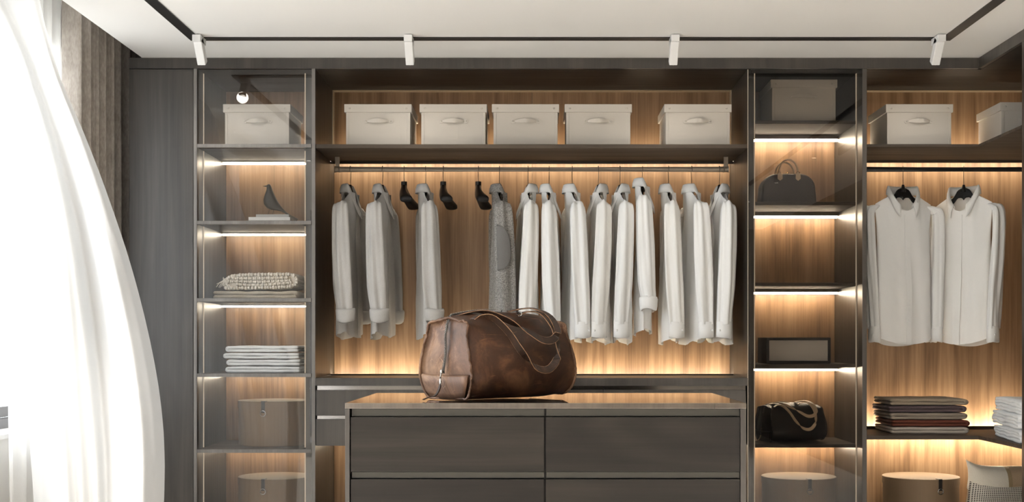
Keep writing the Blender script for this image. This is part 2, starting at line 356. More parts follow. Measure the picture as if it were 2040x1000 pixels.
for yy in (V0, -1.75, V1 - .05): obj('window_mullion', MB().box(xo0, xo1, yy, yy + .05, VZ0 + .05, WZ1), M_winfr, w2)
obj('window_head', MB().box(xo0, xo1, V0, V1, WZ1 - .05, WZ1 + .02), M_winfr, w2)
obj('window_pane', MB().box(xo0 + .02, xo0 + .026, V0, V1, VZ0 + .05, WZ1 - .05), M_glassW, w2)
struct('trim_1', MB().box(-1.966, 2.133, 6.0, 6.02, 2.4665, CZL - .0005), M_dark)
struct('trim_2', MB().box(2.133, 2.151, 3.2, 5.999, 2.4665, CZL - .0005), M_dark)

# ---------------------------------------------------------------- wardrobes
YBK = 6.557
def back_panel(par, xs, z0, z1):
    for a, b in zip(xs, xs[1:]): obj('back_panel', MB().box(a + .0006, b - .0006, YBK, 6.575, z0, z1), M_walnut, par, bevel=.0008, seg=1)
def led_pair(par, x0, x1, z_top, z_bot, M_led=M_led):           # light slot between a shelf and the back, with the lip that hides it from below
    obj('led_lip', MB().box(x0, x1, 6.443, 6.454, z_bot - .012, z_bot - .0004), M_shelf, par)
    obj('led_strip', MB().box(x0 + .004, x1 - .004, 6.462, 6.474, z_bot + .001, z_top - .003), M_led, par)
# --- tall cupboard at the left
t = thing('tall_cupboard', 'tall dark oak cupboard with one plain door beside the taupe drape', 'cupboard', (-1.81, 6.0, 0))
obj('door', MB().box(-1.966, -1.6565, 6.0, 6.02, .08, 2.463), M_dark, t, bevel=.0015)
obj('side_panel', MB().box(-1.966, -1.948, 6.022, 6.575, 0, 2.4655), M_dark, t)
obj('side_panel', MB().box(-1.6545, -1.6395, 6.003, 6.575, 0, 2.4655), M_dark, t)
obj('daylit_edge', MB().box(-1.6545, -1.6395, 6.0, 6.0028, 0, 2.4655), M_bar, t, label='front edge paled for daylight')  # paler strip: daylight on the panel edge, put into its colour
obj('top_panel', MB().box(-1.947, -1.656, 6.03, 6.575, 2.45, 2.4655), M_darkx, t)
obj('plinth', MB().box(-1.947, -1.656, 6.04, 6.06, 0, .08), M_black, t)
# --- left glass-fronted cabinet
g = thing('glass_cabinet', 'narrow glass-fronted cabinet nearest the window, with grey bars across its clear pane', 'cabinet', (-1.36, 6.0, 0))
xa, xb, xr = -1.6375, -1.1340, -1.0855
TOPZ = 2.4655
obj('side_panel', MB().box(xa - .0012, xa, 6.0, YBK, 0, TOPZ), M_dark, g)
obj('inner_side_panel', MB().box(xb, xr, 6.11, YBK, 0, TOPZ), M_dark, g)
obj('top_panel', MB().box(xa, xr, 6.022, 6.575, TOPZ - .0, TOPZ + .018), M_darkx, g)
back_panel(g, (xa, xb), .0, TOPZ)
zs_left = [z6(287), z6(440), z6(594), z6(744), z6(895)]
dr = obj('door', MB().box(xa + .001, xr, 6.0135, 6.0185, .10, 2.463), M_glassL, g, label='clear glass door pane')
for z in zs_left:
    obj('door_bar', MB().box(xa + .001, xr - .001, 5.996, 6.013, z - .017, z), M_bar, dr, bevel=.0008)
for i, z in enumerate(zs_left):
    ye = YBK if i else 6.454
    obj('shelf', MB().box(xa, xb, 6.03, ye, z - .017, z), M_shelf, g)
    if i == 0: obj('led_strip', MB().box(xa + .004, xb - .004, 6.462, 6.474, z - .016, z - .003), M_led, g)
    obj('led_profile', MB().box(xa + .002, xb - .002, 6.448, 6.510, z - .017 - .005, z - .0171), M_bronze, g)
    obj('led_strip', MB().box(xa + .003, xb - .003, 6.474, 6.486, z - .017 - .0135, z - .017 - .0055), M_led, g)
obj('shelf', MB().box(xa, xb, 6.03, YBK, .227, .245), M_shelf, g)
obj('edge_glow', MB().box(xa + .0005, xa + .0035, 6.108, 6.114, .25, TOPZ), M_edgeglow, g)  # lit edge line, its glow put in as emission
obj('edge_glow', MB().box(xb - .0045, xb - .0005, 6.104, 6.110, .25, TOPZ), M_edgeglow, g)
# --- open main wardrobe
m = thing('open_wardrobe', 'wide open wardrobe with a row of hanging shirts over drawers', 'wardrobe', (0, 6.0, 0))
ml, mr = -1.0678, 1.0194
obj('side_panel', MB().box(-1.0845, ml, 6.003, 6.575, 0, TOPZ), M_dark, m)
obj('daylit_edge', MB().box(-1.0845, ml, 6.0, 6.0028, 0, TOPZ), M_bar, m, label='front edge paled for daylight')  # daylight on the divider edge, painted as a lighter strip
obj('side_panel', MB().box(mr, 1.036, 6.0095, 6.575, 0, TOPZ), M_dark, m)
obj('top_panel', MB().box(-1.0845, 1.036, 6.022, 6.575, TOPZ, TOPZ + .018), M_darkx, m)
back_panel(m, (ml, x6(1060) * 1.09, mr), 0, TOPZ)
obj('back_edge_glow', MB().box(ml, mr, 6.510, YBK, TOPZ - .003, TOPZ - .0005).box(ml, ml + .003, 6.510, YBK, z6(287), TOPZ - .003).box(mr - .003, mr, 6.510, YBK, z6(287), TOPZ - .003), M_backglow, m)  # LED glow around the back edges, put in as pale strips
zt, zb = z6(287), z6(295)
obj('shelf', MB().box(ml + .002, mr - .002, 6.004, 6.454, zb, zt), M_shelf, m, bevel=.001)
led_pair(m, ml, mr, zt, zb)
zr = CZ + (CY - 337.5) / F * 6.29; YR = 6.29
rail = obj('hanging_rail', MB().tube([((667 - CX) / F * YR, YR, zr), ((1451 - CX) / F * YR, YR, zr)], .0138, 20), M_bronze, m, smooth=False, bevel=0)
for px in (672, 1446):
    xx = (px - CX) / F * YR
    obj('rail_bracket', MB().box(xx - .011, xx + .011, YR - .003, YR + .003, zr + .012, zb).tube([(xx - .013, YR, zr), (xx + .013, YR, zr)], .0165, 20), M_bronze, m)
zc, zc2 = z6(753), z6(768.4)
obj('counter', MB().box(ml + .001, mr - .001, 5.996, 6.455, zc2, zc), M_dark, m, bevel=.001)
obj('led_lip', MB().box(ml, mr, 6.446, 6.4555, zc + .0002, zc + .008), M_shelf, m)
obj('led_strip', MB().box(ml + .004, mr - .004, 6.462, 6.474, zc - .010, zc + .002), M_ledup, m)
obj('carcass', MB().box(ml + .004, mr - .004, 6.03, 6.44, z6(888) + .002, zc2 - .002), M_black, m)
cols = [(629.5, 915), (916.5, 1201), (1203, 1486)]
for r0, r1, c0, c1 in ((777, 828, 768.4, 777), (835, 888, 828, 835)):
    for a, b in cols:
        d = obj('drawer', MB().box(x6(a), x6(b), 6.0, 6.028, z6(r1), z6(r0)), M_dark, m, bevel=.0012)
        obj('handle_channel', MB().box(x6(a) + .004, x6(b), 6.012, 6.0285, z6(c1) + .0005, z6(c0) - .001), M_channel, d)
obj('led_strip', MB().box(ml + .01, mr - .01, 6.40, 6.415, z6(888) - .008, z6(888) + .0015), M_led, m)
obj('base_deck', MB().box(ml, mr, 6.01, YBK, .08, .10), M_shelf, m)
# --- right glass-fronted cabinet
g = thing('glass_cabinet', 'narrow cabinet behind smoked glass between the open wardrobe and the corner', 'cabinet', (1.3, 6.0, 0))
ra, rb, rc = 1.0677, 1.5714, 1.5932
obj('inner_side_panel', MB().box(1.0365, ra, 6.11, YBK, 0, TOPZ), M_dark, g)
obj('side_panel', MB().box(rb, rc, 6.0, 6.575, 0, TOPZ), M_dark, g, bevel=.001)
obj('top_panel', MB().box(1.0365, rc, 6.022, 6.575, TOPZ, TOPZ + .018), M_darkx, g)
back_panel(g, (ra, rb), 0, TOPZ)
obj('door', MB().box(1.0212, rb - .001, 6.0, 6.006, .10, 2.463), M_glassR, g, label='smoked glass door pane')
obj('edge_glow', MB().box(1.0188, 1.0206, 6.0005, 6.0055, .25, 2.462), M_edgeglow, g)  # lit edge of the glass pane, made to glow itself
obj('edge_glow', MB().box(ra + .0005, ra + .0045, 6.104, 6.110, .25, TOPZ), M_edgeglow, g)
obj('edge_glow', MB().box(rb - .004, rb - .0005, 6.106, 6.113, .25, TOPZ), M_edgeglow, g)
SR = F / 6.11
zs_right = [CZ + (CY - p) / SR for p in (240, 402, 563, 725, 885)]
for i, z in enumerate(zs_right):
    obj('shelf', MB().box(ra, rb, 6.11, YBK, z - .0165, z), M_shelf, g, bevel=.001)
    obj('led_profile', MB().box(ra + .002, rb - .002, 6.462, 6.520, z - .0165 - .016, z - .0166), M_bronze, g)
    obj('led_strip', MB().box(ra + .003, rb - .003, 6.486, 6.500, z - .0165 - .0255, z - .0165 - .0165), M_ledcol, g)
obj('shelf', MB().box(ra, rb, 6.11, YBK, .227, .245), M_shelf, g)
# --- corner wardrobe
c = thing('corner_wardrobe', 'L-shaped corner wardrobe at the right with two shirts facing out', 'wardrobe', (2.1, 6.0, 0))
XE = 2.72
def ell(y_back): return [(rc + .001, 6.0), (2.133, 6.0), (2.133, 5.472), (XE, 5.472), (XE, y_back), (rc + .001, y_back)]
obj('top_panel', MB().prism([(rc + .001, 6.022), (2.152, 6.022), (2.152, 5.472), (XE, 5.472), (XE, 6.575), (rc + .001, 6.575)], TOPZ, TOPZ + .018), M_darkx, c)
back_panel(c, (rc + .001, 2.72), 0, TOPZ)
obj('right_panel', MB().box(XE, XE + .018, 5.472, 6.575, 0, TOPZ), M_walnut, c)
obj('side_panel', MB().box(2.133, XE, 5.430, 5.468, 0, TOPZ), M_dark, c, bevel=.001)
obj('back_edge_glow', MB().box(rc + .001, XE, 6.510, YBK, TOPZ - .003, TOPZ - .0005), M_backglow, c)  # LED glow along the top back edge, put in by colour
obj('shelf', MB().prism(ell(6.454), z6(292.5), z6(287)), M_shelf, c, bevel=.001)
led_pair(c, rc + .001, XE, z6(287), z6(292.5), M_ledup)
obj('hanging_rail', MB().tube([(rc + .002, YR, zr), (XE - .002, YR, zr)], .0138, 20), M_black, c)
z0, z1 = z6(875.6), z6(868)
obj('shelf', MB().prism(ell(6.454), z0, z1), M_shelf, c, bevel=.001)
obj('led_lip', MB().box(rc + .001, XE, 6.444, 6.454, z1 + .0002, z1 + .016), M_shelf, c)
obj('led_strip', MB().box(rc + .004, XE - .003, 6.462, 6.474, z0 + .001, z1 + .004), M_ledcor, c)
obj('led_strip', MB().box(rc + .004, XE - .003, 6.40, 6.412, z0 - .010, z0 - .001), M_led, c)
obj('base_deck', MB().prism(ell(YBK), .225, .245), M_shelf, c)

# ---------------------------------------------------------------- island
SI = F / 4.08
def xi(px): return (px - CX) / SI
def zi(py): return CZ + (CY - py) / SI
i_ = thing('drawer_island', 'dark oak drawer island with a mirror-gloss top in the middle of the room', 'island', (.03, 4.48, 0))
IZ = zi(803)
obj('top', MB().box(xi(687), xi(1487), 4.08, 4.88, zi(814.2), IZ), M_top, i_, bevel=.0012)
obj('side_panel', MB().box(xi(687.5), xi(696.5), 4.08, 4.88, 0, zi(814.6)), M_dark, i_, bevel=.0008)
obj('side_panel', MB().box(xi(1475.5), xi(1486.5), 4.08, 4.88, 0, zi(814.6)), M_dark, i_, bevel=.0008)
obj('carcass', MB().box(xi(699), xi(1473), 4.118, 4.86, .06, zi(815)), M_black, i_)
rows = [(815.2, 829.5, 831, 940), (941.5, 953, 955, 1064), (1066, 1078, 1080, 1190), (1192, 1204, 1206, 1316)]
for a, b, d0, d1 in rows:
    for p0, p1 in ((698.5, 1084), (1087.5, 1474.5)):
        d = obj('drawer', MB().box(xi(p0), xi(p1), 4.083, 4.105, zi(d1), zi(d0)), M_darkx, i_, bevel=.001)
        obj('handle_channel', MB().box(xi(p0) + .002, xi(p1), 4.096, 4.117, zi(b), zi(a)), M_islch, d)
obj('plinth', MB().box(xi(705), xi(1468), 4.13, 4.84, 0, .06), M_black, i_)

# ---------------------------------------------------------------- ceiling track and spots
t = thing('ceiling_track', 'black track rectangle set flush in the white ceiling', 'track light', (.15, 5.6, CZL))
tz0, tz1 = CZL - .004, CZL - .0003
def track_bar(x0, x1, y0, y1, ax):
    o = obj('track_bar', MB().box(x0, x1, y0, y1, tz0, tz1), M_blackm, t)
track_bar(-1.569, 1.876, 5.590, 5.645, 0); track_bar(-1.569, -1.519, .6, 5.5895, 1); track_bar(1.826, 1.876, .6, 5.5895, 1); track_bar(-1.518, 1.825, .6, .655, 0)
def spot(px, label):
    x = (px - CX) / 2478 * 5.60
    s = thing('spotlight', label, 'spotlight', (x, 5.60, CZL - .004), 0, 'white track spotlights')
    obj('adapter', MB().box(-.0185, .0185, -.075, .02, -.030, 0), M_spot, s, local=True, bevel=.002)
    R = Matrix.Rotation(math.radians(38), 4, 'X')
    b = MB().box(-.0185, .0185, -.02, .020, -.120, .0)
    b.v = [R @ v + Vector((0, -.045, -.012)) for v in b.v]
    obj('head', b, M_spot, s, local=True, bevel=.003)
    l = MB().lathe([(.0145, -.1215), (.0145, -.1195)], 0, 0, 20); l.v = [R @ v + Vector((0, -.045, -.012)) for v in l.v]
    obj('lens', l, M_lens, s, local=True)
    lp = bpy.data.lights.new('spot_lamp', 'SPOT'); lp.energy = SPOT; lp.color = (1, .95, .88); lp.spot_size = math.radians(95); lp.spot_blend = 1.0; lp.shadow_soft_size = .03
    lo = bpy.data.objects.new('spot_lamp', lp); COL.objects.link(lo); lo.parent = s; lo.location = R @ Vector((0, 0, -.126)) + Vector((0, -.045, -.012)); lo.rotation_euler = (math.radians(38), 0, 0)
for px, lb in ((400, 'white track spotlight at the left corner of the track'), (816, 'white track spotlight above the first two pale boxes'), (1342, 'white track spotlight above the gap in the row of pale boxes'), (1866, 'white track spotlight at the right corner of the track')): spot(px, lb)

for n, (x, y) in enumerate([(-1.544, 1.1), (-1.544, 2.5), (-1.544, 3.6), (1.851, 1.1), (1.851, 2.4), (1.851, 3.7), (-.6, .63), (.9, .63)]):      # unseen heads added to bounce fill light off the floor
    s = thing('spotlight', 'white track spotlight ' + ['nearest the camera on the window side', 'halfway along the window side', 'farthest along the window side', 'nearest the camera on the side away from the window', 'halfway along the side away from the window', 'farthest along the side away from the window', 'on the near bar, window half', 'on the near bar, half away from the window'][n] + ', unseen, added as fill light', 'spotlight', (x, y, CZL - .004), 0, 'added fill spotlights out of frame')
    obj('head', MB().box(-.0185, .0185, -.0185, .0185, -.14, 0), M_spot, s, local=True, bevel=.003)
    obj('lens', MB().lathe([(.0145, -.1415), (.0145, -.1402)], 0, 0, 20), M_lens, s, local=True)
    lp = bpy.data.lights.new('spot_lamp', 'SPOT'); lp.energy = FLOOR_FILL * (1.4 if x > 1 else .8); lp.color = (1, .965, .92); lp.spot_size = math.radians(95); lp.spot_blend = .8; lp.shadow_soft_size = .03
    lo = bpy.data.objects.new('spot_lamp', lp); COL.objects.link(lo); lo.parent = s; lo.location = (0, 0, -.146)

# ---------------------------------------------------------------- curtains
def drape():
    n, k = 150, 14
    rows = []
    for j in range(k):
        v = j / (k - 1); z = lerp(2.745, .02, v); r = []
        for i in range(n):
            u = i / (n - 1); Y = lerp(5.60, 6.52, u)
            a = .046 + .016 * noise.noise(Vector((u * 5, 0, 3)))
            ph = u * 2 * PI * 8.5 + 1.2 * noise.noise(Vector((u * 6, v * .6, 0)))
            sn = math.sin(ph)
            x = -2.10 + a * math.copysign(abs(sn) ** .75, sn) + .012 * math.sin(2 * ph + 1) + .006 * noise.noise(Vector((u * 8, v * 3, 7)))
            r.append((x, Y + .020 * math.cos(ph), z))
        rows.append(r)
    o = obj('drape', MB().grid(rows), M_drape, smooth=True, solid=.003)
    tag(o, 'taupe velvet drape hanging in folds between window and tall cupboard', 'curtain')
drape()
def sheer_panel():
    rows = []; n, k = 70, 20
    for j in range(k):
        v = j / (k - 1); z = lerp(2.745, .03, v); r = []
        for i in range(n):
            u = i / (n - 1)
            Y = lerp(5.32, 5.78, u) - .22 * sm(v * 2.2) * (1 - u) 
            x = -2.21 + .022 * math.sin(u * 2 * PI * 5 + v) + .01 * noise.noise(Vector((u * 6, v * 2, 1))) + .04 * sm(v) * (1 - u)
            r.append((x, Y, z))
        rows.append(r)
    o = obj('sheer_curtain', MB().grid(rows), M_sheer2, smooth=True)
    tag(o, 'narrow sheer white curtain hanging straight beside the taupe drape', 'curtain')
sheer_panel()
EDGE_R = [(-.30, (50, -330)), (-.12, (62, -130)), (0, (77, 0)), (.08, (96, 75)), (.16, (119, 160)), (.21, (146, 212)), (.35, (202, 352)), (.5, (252, 497)), (.58, (276, 580)), (.68, (300, 680)), (.77, (317, 770)), (.86, (327, 860)), (.93, (329, 930)), (1.0, (327, 1000)), (1.2, (318, 1200)), (1.27, (316, 1270))]
EDGE_L = [(-.30, (-190, -330)), (-.12, (-150, -130)), (0, (-70, 0)), (.1, (0, 95)), (.25, (36, 250)), (.42, (60, 420)), (.6, (58, 600)), (.79, (53, 790)), (.9, (60, 900)), (1.0, (68, 1000)), (1.2, (72, 1200)), (1.27, (72, 1270))]
def blown():
    rows = []; n, k = 120, 70
    def edge(E, t):
        return Vector((interp([(a, b[0]) for a, b in E], t), interp([(a, b[1]) for a, b in E], t)))
    def soft(E, t): return (edge(E, t - .05) + edge(E, t) + edge(E, t) + edge(E, t + .05)) / 4
    for j in range(k):
        t = lerp(-.30, 1.27, j / (k - 1)); r = []
        L, R = soft(EDGE_L, t), soft(EDGE_R, t)
        amp = .03 + .10 * sm((t + .1) / 1.1)
        for i in range(n):
            u = i / (n - 1)
            P = L.lerp(R, u)
            f = math.sin(2 * PI * (u * 1.7 + .2 * t) + .8) * .7 + .20 * math.sin(2 * PI * (u * 3.6 - .3 * t) + 2) + .10 * math.sin(2 * PI * (u * 8.3 - .5 * t) + 1) * sm(t)
            f += .35 * noise.noise(Vector((u * 4, t * 1.4, 2.5)))
            edgefade = sm(min(u, 1 - u) * 6)
            Y = lerp(5.0, 4.72, u) - .25 * sm(t) * math.sin(PI * u) + amp * f * edgefade
            if u > .93: Y += (u - .93) / .07 * .10 * sm(t * 1.5)
            p = U(P.x, P.y, Y)
            if p.z > 2.73: p.z = 2.73
            if t < 0: p.x = lerp(p.x, min(p.x, -1.94 - .2 * (1 - u)), sm(-t / .06)); 
            if p.z < .015: p.z = .015 + .001 * j
            r.append(p)
        rows.append(r)
    o = obj('sheer_curtain', MB().grid(rows), M_sheer, smooth=True)
    tag(o, 'large sheer white curtain blown into the room in a wide curve', 'curtain')
blown()

# ---------------------------------------------------------------- storage boxes
def storage_box(loc, label, group='pale lidded storage boxes'):
    b = thing('storage_box', label, 'box', loc, 0, group)
    W, D, H = .33, .33, .211
    obj('body', MB().box(-W / 2 + .008, W / 2 - .008, .008, D - .008, 0, H - .012), M_box, b, local=True, bevel=.003)
    obj('lid', MB().box(-W / 2, W / 2, 0, D, H - .040, H), M_box, b, local=True, bevel=.002)
    for s in (-1, 1):
        obj('corner_strip', MB().box(s * (W / 2 - .0145) - .0068, s * (W / 2 - .0145) + .0068, .0062, .0085, .001, H - .041), M_box, b, local=True, bevel=.001)
        st = MB().ball((s * (W / 2 - .026), -.001, H - .021), .0055, .003, .0045); obj('stud', st, M_box, b, local=True, smooth=True)
    obj('corner_patch', MB().box(-W / 2 + .0, -W / 2 + .047, -.0012, .0003, H - .0395, H - .0006), M_box, b, local=True)
    rows = []
    for k in range(15):
        q = k / 14; x = lerp(-.052, .052, q); hh = .0045 + .0065 * math.sin(PI * q) ** .8; d = .006 - .020 * math.sin(PI * q)
        rows.append([(x, d, H - .083 - hh), (x, d - .003, H - .083 - hh), (x, d - .003, H - .083 + hh), (x, d, H - .083 + hh)])
    h = obj('handle', MB().grid(rows, cu=True), M_box, b, local=True, smooth=False, bevel=.001)
    for s in (-1, 1):
        l = MB()
        ring = [[(s * .061 + rr * math.cos(a * PI / 8), yy, H - .083 + rr * math.sin(a * PI / 8)) for a in range(16)] for rr, yy in ((.0125, .0082), (.0125, .0045), (.001, .0045))]
        l.grid(ring, cu=True); l.ball((s * .061, .003, H - .083), .005, .003, .005)
        obj('rivet_plate', l, M_box, h, local=True, smooth=False)
    return b
zsh = zt + .0008
bx = lambda p0, p1: ((p0 + p1) / 2 - CX) / F * 6.1
b0 = storage_box((bx(686, 820), 6.1, zsh), 'pale lidded box at the window end of the open wardrobe shelf')
for p0, p1, lb in ((836, 970, 'second pale lidded box from the left on the open wardrobe shelf'), (980, 1114, 'pale lidded box in the middle of the five on the open shelf'),
                   (1125, 1259, 'fourth pale lidded box on the open shelf, beside the wide gap'), (1323, 1458, 'pale lidded box standing alone past the gap on the open shelf')):
    dup(b0, (bx(p0, p1), 6.1, zsh), label=lb)
dup(b0, (bx(445, 578), 6.1, zs_left[0] + .0008), label='pale lidded box behind clear glass on the top shelf near the window')
dup(b0, (((1537 + 1667) / 2 - CX) / F * 6.16, 6.16, zs_right[0] + .0008), label='pale lidded box dim behind the smoked glass on the top shelf')
dup(b0, (bx(1765, 1899), 6.1, z6(287) + .0008), label='pale lidded box in shadow on the corner wardrobe shelf')
dup(b0, (2.255 + .165, 6.05, z6(287) + .0008), label='brightly lit pale lidded box cut by the right edge, on the corner shelf')

# ---------------------------------------------------------------- hat boxes
def hat_box(loc, label, r=.187, tagang=-96, h=.222):
    b = thing('hat_box', label, 'hat box', loc, 0, 'round brown hat boxes')
    obj('body', MB().lathe([(r - .006, 0), (r - .004, .004), (r - .004, h - .03)], 0, 0, 64), M_hat, b, local=True, smooth=False)
    obj('lid', MB().lathe([(r - .003, h - .036), (r, h - .036), (r, h - .002), (r - .002, h), (0.0001, h + .0006)], 0, 0, 64), M_hat, b, local=True)
    R = Matrix.Rotation(math.radians(tagang), 4, 'Z')
    q = MB().box(r + .0006, r + .0032, -.009, .009, h - .054, h + .001).box(r - .03, r + .003, -.009, .009, h + .0012, h + .0032); q.v = [R @ v for v in q.v]
    tg = obj('leather_tab', q, M_black, b, local=True, label='black leather tab')
    ring = MB().tube([(r + .004, .014 * math.cos(a * PI / 12), h - .058 + .014 * math.sin(a * PI / 12)) for a in range(25)], .0023, 8, False); ring.v = [R @ v for v in ring.v]
    obj('ring', ring, M_steel, tg, local=True, smooth=True, label='steel ring on the tab')
    return b
hat_box((-1.325, 6.315, zs_left[4] + .0008), 'round brown hat box on the lowest whole shelf behind clear glass', tagang=-97)
hat_box((-1.325, 6.315, .2458), 'round brown hat box cut by the bottom edge behind clear glass', tagang=-97)
hat_box((1.330, 6.315, .2458), 'round brown hat box behind smoked glass below the black holdall', tagang=-85)
hat_box((1.95, 6.315, .2458), 'round brown hat box in the corner wardrobe beside the cushion', r=.19, tagang=-78)

# ---------------------------------------------------------------- hangers and garments
def hanger(loc, rz, label, wide=False, hook_rz=0.0, half=.126, neck=.040):
    h = thing('clothes_hanger', label, 'hanger', loc, rz, 'black clothes hangers')
    top = -.062 if wide else -.078
    pts = [(0, 0, top - .004), (.001, 0, top + .012), (.010, 0, top * .55), (.0168, 0, -.014), (.0172, 0, .0), (.0122, 0, .0122), (0, 0, .0172), (-.0122, 0, .0122), (-.0172, 0, 0), (-.0172, 0, -.010)]
    q = MB().tube(catmull(pts, 34), .0017, 8)
    if hook_rz:
        R = Matrix.Rotation(hook_rz, 4, 'Z'); q.v = [R @ v for v in q.v]
    obj('hook', q, M_wire, h, local=True, smooth=True)
    nseg = 17
    for s in (-1, 1):
        rows = []
        for k in range(nseg):
            q = k / (nseg - 1)
            if wide:
                x = q * .190; tp = top - .006 - .088 * q ** .85; bt = tp - lerp(.062, .036, sm(q * 1.2)); th = .0150 + .0175 * q ** 1.6; y = -.034 * q * q
                if q > .9: g_ = math.sqrt(max(.05, 1 - ((q - .9) / .1) ** 2 * .8)); c_ = (tp + bt) / 2; tp, bt = c_ + (tp - c_) * g_, c_ + (bt - c_) * g_; th *= .6 + .4 * g_
            else:
                x = q * half; tp = -.094 - .50 * max(0, x - .012); tp = lerp(tp, min(tp, -.138 - .55 * max(0, x - .05)), sm((x - neck * .45) / (neck * .45)))
                bt = tp - lerp(.034 if neck < .05 else .062, .013, q ** .6); th = lerp(.0055, .0038, q); y = 0
            c_, h_ = (tp + bt) / 2, (tp - bt) / 2
            rows.append([(s * x, y + th * math.copysign(abs(math.cos(a * PI / 9)) ** .7, math.cos(a * PI / 9)), c_ + h_ * math.copysign(abs(math.sin(a * PI / 9)) ** .7, math.sin(a * PI / 9))) for a in range(18)])
        mb = MB().grid(rows, cu=True); mb.cap(rows[-1])
        obj('arm', mb, M_hang, h, local=True, smooth=True)
    if wide: obj('neck', MB().lathe([(.015, top - .05), (.0155, top - .01), (.015, top), (.001, top + .001)], 0, 0, 20), M_hang, h, local=True, smooth=False)
    else: obj('neck', MB().lathe([(.015, -.115), (.0095, -.095), (.006, top), (.001, top + .001)], 0, 0, 14), M_hang, h, local=True, smooth=True)
    return h

